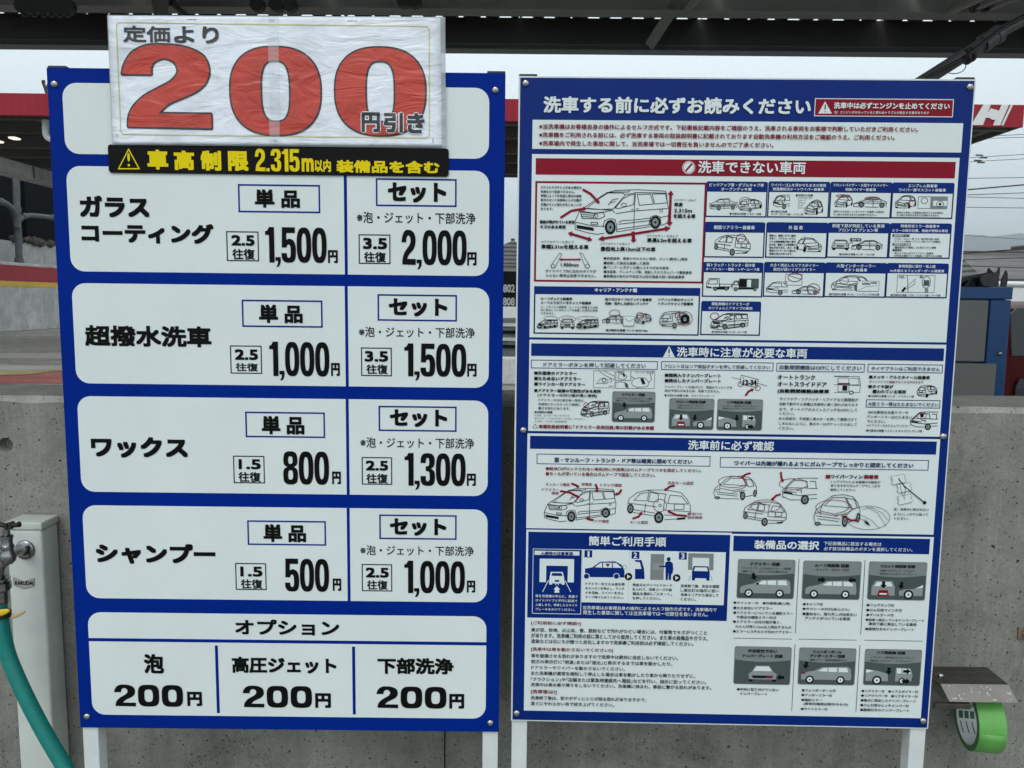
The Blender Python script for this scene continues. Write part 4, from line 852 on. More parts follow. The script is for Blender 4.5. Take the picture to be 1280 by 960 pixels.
# grey icon tiles
def tile(V, x0, y0, x1, y1, kind, heads, parent, subs=()):
    r = V.rect(x0, y0, x1, y1); w = r[2]-r[0]; h = r[3]-r[1]
    a = Art('grey_tile', parent, .0009); a.rrect(r, .0035, M['grey2']); rad = .0032
    i_ = (r[0]+.0009, r[1]+.0009, r[2]-.0009, r[3]-.0009); a.rrect(i_, rad, M['grey'])
    top = [(i_[0], i_[3]-h*.33)] + [(i_[0]+(i_[2]-i_[0])*k/12, i_[3]-h*.33-h*.055*math.sin(math.pi*k/12)) for k in range(13)] + [(i_[2], i_[3]-.003), (i_[2]-.003, i_[3]), (i_[0]+.003, i_[3]), (i_[0], i_[3]-.003)]
    a.poly(top, M['grey2'])
    P = lambda x, y: (r[0]+w*x, r[3]-h*y)
    def pl(pts, m_): a.poly([P(*q) for q in pts], M[m_])
    def wheel(x, y, s_=.075): c = P(x, y); a.ell(c[0], c[1], w*s_, w*s_, M['ink'], n=18); a.ell(c[0], c[1], w*s_*.62, w*s_*.62, M['white2'], n=16); a.ell(c[0], c[1], w*s_*.2, w*s_*.2, M['ink'], n=8)
    def arr(x, y, dx, dy, s_=.06):
        d = Vector((dx, -dy)).normalized(); n = Vector((-d.y, d.x)); c = Vector(P(x, y)); k = w*s_
        a.poly([c, c-d*k*1.1+n*k, c-d*k*1.1-n*k], M['black']); a.poly([c-d*k+n*k*.45, c-d*k*2.2+n*k*.45, c-d*k*2.2-n*k*.45, c-d*k-n*k*.45], M['black'])
    if kind in ('side', 'roof', 'fender'):
        pl([(.06, .86), (.06, .72), (.12, .67), (.28, .62), (.42, .52), (.86, .50), (.92, .56), (.94, .78), (.93, .86)], 'grey3')
        pl([(.35, .63), (.44, .545), (.51, .535), (.51, .64)], 'white2'); pl([(.53, .535), (.68, .53), (.68, .645), (.53, .64)], 'white2'); pl([(.71, .53), (.85, .53), (.88, .645), (.71, .645)], 'white2')
        wheel(.21, .86); wheel(.75, .86)
        if kind == 'side': arr(.30, .53, .2, 1); c = P(.36, .62); a.ell(c[0], c[1], w*.025, w*.02, M['ink'], n=10)
        elif kind == 'roof': arr(.40, .49, 1, 0); arr(.78, .49, -1, 0); c = P(.60, .49); a.ell(c[0], c[1], w*.012, w*.012, M['redtx'], n=8)
        else: arr(.12, .57, -.2, 1); c = P(.10, .68); a.ell(c[0], c[1], w*.03, w*.022, M['redtx'], n=8)
    elif kind == 'nose':
        pl([(.07, .88), (.07, .66), (.13, .50), (.42, .50), (.47, .66), (.47, .88)], 'grey3'); pl([(.11, .64), (.16, .53), (.39, .53), (.43, .64)], 'white2'); pl([(.20, .74), (.35, .74), (.38, .90), (.17, .90)], 'dred'); pl([(.21, .82), (.34, .82), (.34, .86), (.21, .86)], 'white2')
        pl([(.55, .88), (.54, .76), (.62, .72), (.80, .70), (.95, .60), (.95, .88)], 'grey3'); pl([(.82, .69), (.95, .59), (.95, .66)], 'white2'); wheel(.71, .85, .085); arr(.27, .70, 0, 1); arr(.57, .71, -.1, 1)
    elif kind == 'tail':
        pl([(.04, .88), (.04, .56), (.25, .60), (.42, .68), (.44, .88)], 'grey3'); pl([(.04, .56), (.18, .60), (.04, .66)], 'white2'); wheel(.24, .86, .085); arr(.44, .70, 0, 1)
        pl([(.56, .88), (.56, .50), (.82, .52), (.86, .70), (.84, .88)], 'grey3'); pl([(.58, .52), (.66, .52), (.66, .66), (.58, .66)], 'white2'); pl([(.68, .52), (.80, .53), (.83, .66), (.68, .66)], 'white2'); wheel(.68, .87, .06); arr(.82, .60, 1, 0); arr(.82, .87, 1, 0)
    elif kind == 'face':
        pl([(.28, .86), (.26, .72), (.32, .66), (.38, .50), (.62, .50), (.70, .66), (.76, .72), (.74, .86)], 'grey3'); pl([(.34, .64), (.40, .52), (.61, .52), (.67, .64)], 'white2'); pl([(.32, .76), (.70, .76), (.68, .83), (.34, .83)], 'ink'); pl([(.58, .78), (.68, .77), (.67, .82), (.58, .83)], 'redtx')
        pl([(.27, .86), (.34, .86), (.34, .92), (.27, .92)], 'ink'); pl([(.68, .86), (.75, .86), (.75, .92), (.68, .92)], 'ink'); arr(.76, .80, -1, 0)
    o = a.build(); g = TG('tile_%d' % len(GROUPS), o)
    for s_, *q in heads: T(g, V, s_, *q, 'ink', .035)
    for s_, *q in subs: T(g, V, s_, *q, 'ink', .01)
tile(F_, 815, 508, 1205, 800, 'side', [('ドアミラー 回避', 905, 525, 1113, 555)], fc, [('・ウインカー付 ・たためないミラー ・外国車', 840, 568, 1183, 584), ('・補助ミラー ・フロントガラス周辺のもの', 840, 590, 1160, 606)])
tile(G_, 160, 572, 565, 868, 'nose', [('フロント突起物 回避', 218, 592, 492, 620)], fc, [('・大型フォグランプ ・ウインチ', 225, 632, 470, 647), ('・飛び出しているナンバープレート', 225, 655, 482, 671)])
tile(G_, 603, 578, 1012, 875, 'tail', [('リア突起物 回避', 690, 597, 913, 625)], fc, [('・リアミラー ・突き出たナンバープレート', 640, 638, 965, 653), ('・飛び出したマフラー ・ヒッチメンバー', 640, 660, 950, 676)])

# ---- section: check before washing
fd = sec((R0.p(659.4, 541.6)[0], R0.p(1166.5, 668.2)[1], R0.p(1166.5, 668.2)[0], R0.p(659.4, 541.6)[1]), 'white section on checks before washing')
a = Art('blue_band', fd, .0008); a.rect(rr2(I_, 37, 22, J_, 1193, 120), M['blue2']); bb = a.build()
g = TG('chk', bb); T2(g, '洗車前に必ず確認', I_, 990, 50, J_, 328, 98, 'white2', .022, 3)
a = Art('heading_frame', fd, .0008); a.frame(I_.rect(77, 130, 1123, 208), .0010, M['navy']); a.frame(J_.rect(43, 133, 1152, 205), .0010, M['navy']); a.build()
g = TG('chk2', fd); T(g, I_, '窓・サンルーフ・トランク・ドア等は確実に閉めてください', 183, 152, 1015, 192, 'navy', .03); T(g, J_, 'ワイパーは先端が隠れるようにガムテープでしっかりと固定してください', 118, 151, 1070, 191, 'navy', .03)
T(g, I_, '■給油口がロックされない車両(特に外国車)はガムテープでフタを固定してください。', 132, 208, 1070, 246, 'redtx', .025); T(g, I_, '■モールが浮いている場合はガムテープで固定してください。', 132, 238, 790, 271, 'redtx', .025)
for s_, *rr in (('サンルーフ確認', 130, 305, 275, 325), ('窓確認', 347, 305, 410, 323), ('トランク確認', 460, 308, 590, 330), ('ドアミラー', 107, 338, 212, 355), ('確認', 167, 358, 210, 376), ('天井モール固定', 867, 295, 1023, 318), ('モール固定', 640, 533, 748, 553), ('ドア確認', 427, 527, 512, 546), ('給油口の', 987, 483, 1075, 500), ('固定確認', 987, 505, 1075, 523)): T(g, I_, s_, *rr, 'redtx', .02)
a = Art('minivan_drawing', fd, .0009); draw(a, 'van', I_, 125, 335, 552, 547, .0006)
for q in ([(285, 310), (310, 318), (335, 335)], [(218, 355), (280, 365), (335, 395)], [(430, 312), (440, 335), (440, 365)], [(588, 345), (575, 368), (545, 378)], [(420, 530), (400, 528), (372, 515)]): arrow(a, I_, q, .0030, .0028, .0040)
a.build()
a = Art('rear_car_drawing', fd, .0009); draw(a, 'rear', I_, 620, 345, 1003, 550, .0006); ring(a, I_, 780, 402, 860, 482); ring(a, I_, 812, 432, 830, 450, 'ink', .0008)
for q in ([(910, 322), (880, 328), (845, 355)], [(655, 522), (690, 510), (715, 480)], [(980, 505), (920, 500), (865, 475)]): arrow(a, I_, q, .0030, .0028, .0040)
a.build()
a = Art('windscreen_car_drawing', fd, .0009)
draw(a, 'hatch', J_, 12, 232, 237, 367, .0006); ring(a, J_, 33, 232, 185, 298); arrow(a, J_, [(205, 218), (180, 225), (152, 245)], .0028, .0028, .004)
draw(a, 'onebox', J_, 375, 240, 557, 385, .0006); ring(a, J_, 357, 245, 507, 308); arrow(a, J_, [(366, 212), (368, 240), (378, 268)], .0028, .0028, .004)
draw(a, 'rear', J_, 165, 370, 393, 500, .0006); ring(a, J_, 205, 357, 363, 428); arrow(a, J_, [(365, 330), (340, 338), (313, 365)], .0028, .0028, .004)
draw(a, 'hatch', J_, 548, 330, 785, 510, .0006); ring(a, J_, 552, 358, 742, 445); ring(a, J_, 718, 390, 943, 522, 'ink', .0006); arrow(a, J_, [(705, 450), (735, 468), (772, 470)], .0028, .0028, .004)
for q_ in ([(800, 410), (850, 400), (905, 430), (935, 470)], [(790, 440), (850, 470), (890, 512)], [(765, 460), (820, 468), (840, 500)], [(820, 395), (880, 430), (925, 500)]): a.line([J_.p(*q) for q in q_], .0005, M['ink'])
a.poly([J_.p(805, 468), J_.p(830, 480), J_.p(842, 498), J_.p(818, 488)], M['ink'])
for bx0, by0 in ((952, 228), (982, 272), (985, 335)):
    z = [(bx0, by0+8), (bx0+70, by0-5), (bx0+76, by0+5), (bx0+70, by0+15), (bx0+80, by0+25), (bx0+74, by0+38), (bx0+10, by0+52), (bx0+4, by0+40), (bx0+8, by0+28), (bx0, by0+8)]
    a.poly([J_.p(*q) for q in z[:-1]], M['white2']); a.line([J_.p(*q) for q in z], .0004, M['ink'])
a.line([J_.p(990, 245), J_.p(1025, 290), J_.p(1130, 375)], .0014, M['ink']); a.line([J_.p(992, 248), J_.p(1005, 310), J_.p(1022, 360), J_.p(1028, 300), J_.p(992, 248)], .0008, M['ink']); q = J_.p(1130, 375); a.ell(q[0], q[1], .0026, .0026, M['ink'], n=14); a.build()
g = TG('chk3', fd)
T(g, J_, '■', 605, 227, 628, 247, 'redtx', .02); T(g, J_, 'ワイパーフィン', 632, 226, 800, 249, 'ink', .04); T(g, J_, '装着車', 808, 226, 885, 250, 'redtx', .045)
for s_, *rr in (('トップブラシによる破損の可能性が', 632, 257, 895, 273), ('ありますのでガムテープでしっかり', 632, 277, 893, 294), ('固定してください。', 630, 299, 765, 315), ('注）洗車中に剥がれない', 967, 403, 1153, 420), ('ようにしっかりと貼って', 967, 428, 1150, 446), ('ください。', 967, 451, 1045, 467)): T(g, J_, s_, *rr, 'ink', .02)

# ---- section: simple steps
VB_ = (L_.p(1232, 610)[1]+N_.p(963, 927)[1])/2
u0, v1 = R0.p(658.0, 661.7); u1, v0 = L_.p(1232, 610); v0 = VB_; fe = sec((u0, v0, u1, v1), 'white section of steps with long notes below')
a = Art('blue_field', fe, .0008); r = rr2(K_, 27, 22, L_, 1238, 52); a.rect((r[0], r[1], u1-.0022, r[3]), M['blue2']); be = a.build()
g = TG('st', be, .0018); T(g, K_, '簡単ご利用手順', 398, 50, 873, 110, 'white2', .028, 3)
a = Art('step_panel', be, .0010)
a.frame(K_.rect(55, 125, 350, 530), .0008, M['white2']); a.rect(K_.rect(65, 138, 340, 168), M['white2'])
a.poly([K_.p(*q) for q in ((97, 187), (308, 190), (306, 333), (268, 333), (270, 232), (137, 230), (135, 332), (95, 331))], M['white2'])
a.poly([K_.p(*q) for q in ((158, 300), (165, 268), (238, 269), (246, 302), (250, 340), (152, 338))], M['white2']); a.poly([K_.p(*q) for q in ((168, 293), (174, 275), (231, 276), (237, 294))], M['blue2'])
a.poly([K_.p(*q) for q in ((156, 336), (172, 336), (172, 347), (156, 346))], M['white2']); a.poly([K_.p(*q) for q in ((232, 337), (248, 337), (248, 348), (232, 347))], M['white2']); a.rect(K_.rect(190, 318, 216, 330), M['blue2']); T(g, K_, 'M', 193, 333, 213, 350, 'white2', .02)
a.line([K_.p(150, 320), K_.p(114, 392)], .0010, M['white2']); a.line([K_.p(252, 322), K_.p(288, 392)], .0010, M['white2'])
a.poly([K_.p(*q) for q in ((202, 355), (222, 376), (214, 378), (218, 396), (186, 396), (191, 378), (182, 376))], M['white2'])
a.rect(K_.rect(360, 130, 640, 460), M['white2']); a.rect(K_.rect(650, 137, 935, 467), M['white2']); a.rect(K_.rect(943, 143, 1227, 473), M['white2'])
for x, y in ((372, 135), (662, 143), (953, 148)): a.rect(K_.rect(x, y, x+47, y+45), M['blue2'])
# step 1 car
a.poly([K_.p(*q) for q in ((375, 300), (375, 248), (420, 240), (468, 206), (560, 203), (600, 225), (618, 262), (617, 303))], M['blue2'])
a.poly([K_.p(*q) for q in ((432, 240), (472, 212), (480, 212), (480, 242))], M['white2']); a.poly([K_.p(*q) for q in ((486, 212), (540, 212), (540, 243), (486, 242))], M['white2']); a.poly([K_.p(*q) for q in ((546, 212), (568, 214), (600, 243), (546, 243))], M['white2'])
a.poly([K_.p(*q) for q in ((500, 218), (530, 218), (515, 240))], M['redtx']); ring(a, K_, 608, 225, 630, 252, 'grey2', .0006); a.poly([K_.p(*q) for q in ((425, 238), (440, 232), (438, 246), (425, 246))], M['redtx'])
for cx in (384, 568):
    q = K_.p(cx, 295); a.ell(q[0], q[1], .0047, .0047, M['white2']); a.ell(q[0], q[1], .0038, .0038, M['blue2'])
# step 2
a.poly([K_.p(*q) for q in ((680, 195), (722, 195), (738, 250), (742, 312), (682, 312), (682, 250), (722, 250), (712, 208), (684, 206))], M['blue2'])
a.rect(K_.rect(780, 158, 857, 318), M['grey2']); a.rect(K_.rect(792, 215, 852, 255), M['grey3'])
q = K_.p(889, 190); a.ell(q[0], q[1], .0028, .0032, M['blue2'], n=16)
a.poly([K_.p(*q) for q in ((868, 212), (880, 204), (900, 204), (914, 214), (918, 250), (912, 280), (906, 280), (903, 318), (890, 318), (888, 268), (884, 318), (870, 318), (870, 240), (830, 238), (830, 230), (866, 230))], M['blue2'])
# step 3
a.poly([K_.p(*q) for q in ((1010, 153), (1166, 156), (1164, 258), (1138, 258), (1138, 182), (1036, 180), (1034, 256), (1008, 255))], M['grey2'])
a.poly([K_.p(*q) for q in ((1032, 270), (1042, 232), (1132, 234), (1142, 272), (1140, 322), (1122, 322), (1120, 308), (1052, 306), (1050, 320), (1032, 320))], M['blue2']); a.poly([K_.p(*q) for q in ((1044, 262), (1052, 240), (1124, 241), (1130, 264))], M['white2'])
a.line([K_.p(1025, 290), K_.p(1012, 322)], .0006, M['grey2']); a.line([K_.p(1146, 290), K_.p(1158, 324)], .0006, M['grey2'])
for cx, cy in ((642, 297), (938, 305)):
    q = K_.p(cx, cy); a.ell(q[0], q[1], .0056, .0056, M['ink'], n=24); a.poly([K_.p(cx-8, cy-13), K_.p(cx+14, cy), K_.p(cx-8, cy+13)], M['white2'])
a.build()
T(g, K_, '入庫時の注意事項', 103, 143, 300, 165, 'blue2', .03)
for s_, x, y in (('1', 386, 140), ('2', 674, 148), ('3', 966, 153)): T(g, K_, s_, x+(5 if s_ == '1' else 0), y, x+(16 if s_ == '1' else 20), y+34, 'white2', .03)
for i, (s_, x1) in enumerate((('車を洗車機の中心に、真直ぐ', 330), ('ガイドパイプと平行に前進で', 328), ('入庫します。停車したらサイド', 328), ('ブレーキをかけてください。', 313))): T(g, K_, s_, 70, 407+27*i, x1, 427+27*i, 'white2', .012)
for i, (s_, x1) in enumerate((('ドアミラーをたたみ窓を閉', 617), ('めエンジンを停止し、アンテ', 617), ('ナを収納、ワイパーをガム', 612), ('テープ等でとめてください。', 612))): T(g, K_, s_, 377, 332+27.3*i, x1, 352+27.3*i, 'ink', .02)
for i, (s_, x1) in enumerate((('現金又はプリペイドカード', 910), ('を入れて、洗車コースや装', 908), ('備品を選択し｢スタート｣', 908), ('を押してください。', 840))): T(g, K_, s_, 667, 339+27*i, x1, 359+27*i, 'ink', .02)
for i, (s_, x1) in enumerate((('洗車終了後、安全を確認', 1200), ('し表示灯の指示に従い', 1198), ('洗車エリアから退出して', 1196), ('ください。', 1055))): T(g, K_, s_, 963, 345+27*i, x1, 366+27*i, 'ink', .02)
T(g, K_, '当洗車場はお客様自身の操作によるセルフ操作方式です。洗車場内で', 362, 475, 1183, 512, 'white2', .012); T(g, K_, '発生した事故に関しては当洗車場では一切責任を負いません。', 362, 503, 1130, 543, 'white2', .012)
g = TG('long', fe)
for s_, m_, *rr in (('[ご利用前に必ず確認!!]', 'redtx', 90, 50, 383, 79), ('車が泥、砂埃、火山灰、雪、鉄粉などで汚れがひどい場合には、付着物でキズがつくこと', 'ink', 90, 90, 1130, 133), ('があります。洗車機ご利用の前に落としてから使用してください。また車の装備品やガラス、', 'ink', 90, 122, 1135, 168),
    ('塗装などは日にちが経つと劣化しますので洗車機ご利用前は必ず確認してください。', 'ink', 90, 157, 1050, 199), ('[洗車中は車を動かさないでください!!]', 'redtx', 90, 205, 573, 239), ('車を破損させる恐れがありますので洗車中は絶対に自走しないでください。', 'ink', 90, 243, 958, 283),
    ('前方の表示灯に｢前進｣または｢退出｣と表示するまでは車を動かしたり、', 'ink', 90, 278, 925, 317), ('ドアミラーやワイパーを動かさないでください。', 'ink', 90, 315, 645, 346), ('また洗車機が異常を検知して停止した場合は車を動かしたり車から降りたりせずに、', 'ink', 90, 347, 1060, 389),
    ('｢クラクション｣や｢店舗または緊急時連絡先へ電話｣などを行い、指示に従ってください。', 'ink', 88, 382, 1125, 426), ('洗車中は車の乗り降りをしないでください。洗車機に挟まれ、事故に繋がる恐れがあります。', 'ink', 88, 415, 1155, 458), ('[洗車後は?]', 'redtx', 88, 455, 240, 486),
    ('洗車終了後は、窓やボディにシミが残る恐れがありますので、', 'ink', 88, 493, 770, 529), ('直ぐにやわらかい布で拭き上げてください。', 'ink', 88, 527, 580, 559)): T(g, L_, s_, *rr, m_, .022 if m_ == 'redtx' else .018)

# ---- section: choosing equipment
u0, v1 = N_.p(35, 28); u1, v0 = N_.p(963, 927); v0 = VB_; ff = sec((u0, v0, u1, v1), 'white section of six grey tiles')
a = Art('blue_band', ff, .0008); r = N_.rect(47, 37, 1012, 128); a.rect((r[0], r[1], R0.p(1161.5, 690)[0]-.0004, r[3]), M['blue2']); bb = a.build()
g = TG('eq', bb); T(g, N_, '装備品の選択', 148, 57, 463, 106, 'white2', .03, 3); T(g, N_, '下記装備品に該当する場合は', 487, 65, 768, 86, 'white2', .012); T(g, N_, '必ず該当装備品のボタンを選択してください。', 487, 90, 920, 114, 'white2', .012)
a = Art('divider', ff, .0008)
for x0, y0, x1, y1 in ((367, 150, 350, 515), (690, 155, 670, 520), (347, 567, 332, 895), (665, 572, 645, 900)):
    q0 = N_.p(x0, y0); q1 = N_.p(x1, y1); a.line([q0, ((q0[0]+q1[0])/2, q1[1])], .0008, M['ink'])
for x0, x1, y in ((45, 332, 538), (365, 650, 543), (685, 970, 548)):
    q0 = N_.p(x0, y); q1 = N_.p(x1, y); a.line([q0, (q1[0], q0[1])], .0007, M['ink'])
a.build()
tile(N_, 68, 150, 340, 348, 'side', [('ドアミラー 回避', 130, 165, 272, 184)], ff, [('・ウインカー付 ・たためないミラー ・外国車', 82, 190, 325, 201), ('・補助ミラー ・フロントガラス周辺のもの', 82, 206, 308, 217)])
tile(N_, 388, 158, 662, 352, 'roof', [('ルーフ突起物 回避', 443, 173, 610, 191)], ff, [('・キャリア ・タクシー行灯', 440, 197, 610, 209)])
tile(N_, 710, 162, 982, 355, 'nose', [('フロント突起物 回避', 763, 178, 933, 194)], ff, [('・大型フォグランプ ・ウインチ', 755, 202, 930, 213), ('・飛び出しているナンバープレート', 755, 218, 942, 230)])
tile(N_, 52, 577, 322, 768, 'face', [('中央取付でない', 117, 592, 258, 608), ('ナンバープレート 回避', 88, 615, 285, 633)], ff)
tile(N_, 368, 583, 637, 770, 'fender', [('フェンダーポール', 433, 596, 575, 612), ('アンダーミラー 回避', 420, 616, 590, 633)], ff, [('・補助ミラー ・車両先端周辺のもの', 412, 639, 600, 650)])
tile(N_, 690, 590, 957, 773, 'tail', [('リア突起物 回避', 748, 600, 885, 617)], ff, [('・リアミラー ・突き出たナンバープレート', 708, 627, 930, 637), ('・飛び出したマフラー ・ヒッチメンバー', 708, 643, 920, 654)])
for k, L_t in enumerate((
    (('●ウインカー付　●外国車(輸入車)', 45, 357, 322, 376), ('●たためないドアミラー', 45, 382, 235, 398), ('●ドアミラーについている補助ミラー', 45, 406, 335, 423), ('や周辺の補助ミラー付き', 60, 427, 253, 444), ('●ドアミラーの付け根が長く、', 43, 450, 278, 466), ('たたんだ時に13cm以上突出するもの', 55, 473, 327, 491), ('●ミラーレスやカメラ付のドアミラー', 43, 497, 330, 514)),
    (('●キャリア付', 385, 363, 482, 379), ('●タクシーの行灯(あんどん)', 383, 388, 612, 404), ('●畳めない、取り外しが出来ない', 383, 411, 647, 429), ('アンテナがついている車両', 395, 433, 615, 449)),
    (('●フォグランプ付', 697, 368, 830, 384), ('●けん引用ウインチ付', 695, 392, 868, 409), ('●グリルガード付', 695, 416, 828, 432), ('●前面へ突出しているナンバープレート', 692, 440, 977, 458), ('車両下部に突出している車両', 707, 460, 940, 478), ('●図柄付きのナンバープレート', 690, 485, 927, 502)),
    (('●中央に取り付けていない', 62, 780, 267, 797), ('ナンバープレート', 77, 801, 210, 817)),
    (('●フェンダーポール付', 380, 785, 545, 801), ('●アンダーミラー付', 378, 808, 527, 824), ('●補助ミラー', 377, 832, 477, 847), ('(車両先端周辺取付のもの)', 388, 852, 605, 869), ('●サイドミラー付', 375, 876, 505, 892)),
    (('●リアミラー付　●リアスポイラー付', 672, 788, 948, 807), ('●リアワイパー付　●リアタイヤー付', 670, 811, 946, 829), ('●後方に突出したナンバープレート', 668, 835, 938, 851), ('●けん引用のヒッチメンバー付', 666, 858, 902, 875), ('●図柄付きのナンバープレート', 665, 881, 905, 898)))):
    g = TG('eql%d' % k, ff)
    for s_, *rr in L_t: T(g, N_, s_, *rr, 'ink', .025)
flush_text()

# ================================================================== concrete wall behind the boards
WY = 1.25
zf = (at(35, 504, WY).z + at(1235, 515, WY).z)/2
zt = (at(35, 496, WY+.010).z + at(1235, 507, WY+.010).z)/2
sl = ((at(35, 481.5, 1).z + at(1235, 492.5, 1).z)/2 - CAMH); WB = (zt-CAMH)/sl
XJ = at(556, 940, WY).x
wroot = empty('concrete_wall', (0, WY, 0)); tag(wroot, 'low cast concrete wall with pitted rough top edge, behind the two boards', 'wall')
def wall_panel(x0, x1, hole=None):
    bm = bmesh.new(); prof = [(0, 0), (0, zf), (.010, zt), (WB-WY-.006, zt), (WB-WY, zt-.006), (WB-WY, 0)]
    n = 90; rings = []
    for i in range(n+1):
        x = x0+(x1-x0)*i/n; w = random.uniform(-.0022, .0022); w2 = random.uniform(-.0022, .0022)
        if i in (0, n): w = w2 = 0
        rings.append([bm.verts.new((x, y + (w2 if k == 2 else 0), z + (w if k == 1 else 0))) for k, (y, z) in enumerate(prof)])
    for a, b in zip(rings, rings[1:]):
        for k in range(6):
            f_ = bm.faces.new((a[k], a[(k+1) % 6], b[(k+1) % 6], b[k])); f_.material_index = 1 if k == 1 else 0
    bm.faces.new(rings[0]); bm.faces.new(rings[-1])
    o = objbm('wall_panel', bm, [M['concrete'], M['chip']], wroot)
    if hole:
        bmc = bmesh.new(); lathe(bmc, [(.0125, -.02), (.0120, .0), (.0100, .016), (0, .017)], (hole.x, 0, hole.z), 'y', 24)
        c = objbm('cutter', bmc, M['concrete']); c.location = wroot.location
        md = o.modifiers.new('b', 'BOOLEAN'); md.object = c; md.solver = 'EXACT'
        bpy.context.view_layer.update(); dg = bpy.context.evaluated_depsgraph_get()
        me = bpy.data.meshes.new_from_object(o.evaluated_get(dg)); o.modifiers.clear(); o.data = me
        bpy.data.objects.remove(c)
    return o
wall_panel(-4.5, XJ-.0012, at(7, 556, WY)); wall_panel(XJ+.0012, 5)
pl = at(1279, 791, WY); aroot = empty('anchor_plate', (pl.x, WY, pl.z)); tag(aroot, 'small square rusty plate with a bolt on the concrete wall, at the right picture edge', 'plate')
M['rust'] = mat('rusty_steel', (.22, .16, .11), rough=.7, metal=.3, grain=.4, gscale=150, bump=.3)
bm = bmesh.new(); bx(bm, -.010, .012, -.003, -.0002, -.011, .011, .0008); objbm('plate', bm, M['rust'], aroot)
bm = bmesh.new(); lathe(bm, [(.006, -.0032), (.006, -.006), (.0045, -.0075), (0, -.0078)], (0.002, 0, 0), 'y', 16); objbm('bolt', bm, M['steel'], aroot, True, 40)

# ================================================================== tap column
YF, YB = 1.200, 1.2465
c0 = at(51.7, 653.3, YF); wx = .0605
croot = empty('tap_column', (c0.x-wx, YF, 0)); tag(croot, 'off white square standpipe with a flat cap, standing against the concrete wall', 'standpipe')
D_ = YB-YF; zc = c0.z
bm = bmesh.new(); bx(bm, .0015, wx-.0015, .0015, D_, 0, zc-.0130, .004, 3); objbm('column', bm, M['column'], croot, True, 30)
bm = bmesh.new(); bx(bm, 0, wx, 0, D_+.001, zc-.0128, zc, .0022, 3); objbm('cap', bm, M['column'], croot, True, 30)
def loc(px, py, Y=YF): q = at(px, py, Y); return Vector((q.x-croot.location.x, q.y-croot.location.y, q.z))
pts = [loc(16.3, 722), loc(29.5, 727.5), loc(43, 723), loc(43, 733), loc(29.5, 736.5), loc(16.3, 731.5)]
bm = bmesh.new(); v = [bm.verts.new((p.x, .0009, p.z)) for p in pts]; w = [bm.verts.new((p.x, .0016, p.z)) for p in pts]; bm.faces.new(v); bm.faces.new(w[::-1])
for i in range(6): bm.faces.new((v[i], w[i], w[(i+1) % 6], v[(i+1) % 6]))
M['foil'] = mat('foil_label', (.42, .43, .41), rough=.4, metal=.3, grain=.1)
badge = objbm('maker_badge', bm, M['foil'], croot)
a0, a1 = loc(18.5, 731.5), loc(41, 726.5)
TEXTS.clear(); GROUPS['kb'] = dict(parent=badge, lay=-.0008, label=None, name='lettering')
TEXTS.append(('kb', 'KAKUDAI', (a0.x, a0.z+.0002, a1.x, a1.z-.0003), M['black'], .05, 3, 0))
a = Art('badge_border', badge, -.0008)
P2 = [(p.x, p.z) for p in pts]; a.line([(x*.96+.04*P2[1][0], y) for x, y in P2]+[(P2[0][0]*.96+.04*P2[1][0], P2[0][1])], .0005, M['ink']); a.build()
flush_text()

# tap
YT = 1.135
def tp(px, py, Y=YT): return at(px, py, Y)
troot = empty('water_tap', tp(10, 695)); tag(troot, 'worn chrome tap with a black cross handle on the off white standpipe', 'tap')
T0 = troot.location.copy()
def tl(px, py, Y=YT): return tp(px, py, Y)-T0
k = YT/F
fl = tl(31, 687.5, YF)
bm = bmesh.new(); lathe(bm, [(.0160, 0), (.0160, -.0015), (.0150, -.0030), (.0120, -.0042), (.0085, -.0048), (.0085, -.010), (0, -.012)], (fl.x, YF-T0.y+.0012, fl.z), 'y', 28); objbm('wall_flange', bm, M['chrome'], troot, True, 35)
body = tl(10, 696)
bm = bmesh.new(); lathe(bm, [(0, -.0115), (.006, -.0108), (.0102, -.0065), (.0118, 0), (.0106, .0055), (.0082, .0095), (.0082, .0125), (.0094, .0135), (.0094, .0175), (.0084, .0185), (.0076, .0200), (.0076, .0285), (.0088, .0290), (.0088, .0330), (.0062, .0345), (.0050, .0350), (.0050, .0420), (0, .0420)], body, 'z', 24)
tube(bm, smoothline([body+Vector((0, .004, .002)), (body+fl)/2+Vector((0, .012, .001)), Vector((fl.x, YF-T0.y-.010, fl.z))], 6), .0068, 16)
tube(bm, smoothline([body, tl(4, 703), tl(0, 708), tl(-2, 716), tl(-1.5, 722)], 6), lambda t: .0092-.0008*t, 16); objbm('tap_body', bm, M['chrome'], troot, True, 35)
hc = tl(11, 656)
bm = bmesh.new(); tube(bm, smoothline([hc+Vector((x, 0, z)) for x, z in ((-.0165, .001), (-.009, -.0005), (0, 0), (.009, -.0005), (.0165, .001))], 6), lambda t: .0030+.0016*abs(2*t-1)**2, 14)
tube(bm, [hc+Vector((0, y, 0)) for y in (-.010, -.004, .004, .010)], .0032, 12)
lathe(bm, [(.0062, -.006), (.0062, .0015), (.0045, .0030), (0, .0032)], hc, 'z', 16); objbm('handle', bm, M['dark'], troot, True, 50)
nt_ = tl(-1, 722)
bm = bmesh.new(); lathe(bm, [(0, 0), (.0090, 0), (.0150, -.0005), (.0150, -.0025), (.0105, -.0035), (.0105, -.006), (.0155, -.0068), (.0158, -.0175), (.0140, -.0205), (.0115, -.0215), (.0110, -.040), (0, -.040)], nt_, 'z', 12); objbm('hose_union', bm, M['chrome'], troot, True, 25)
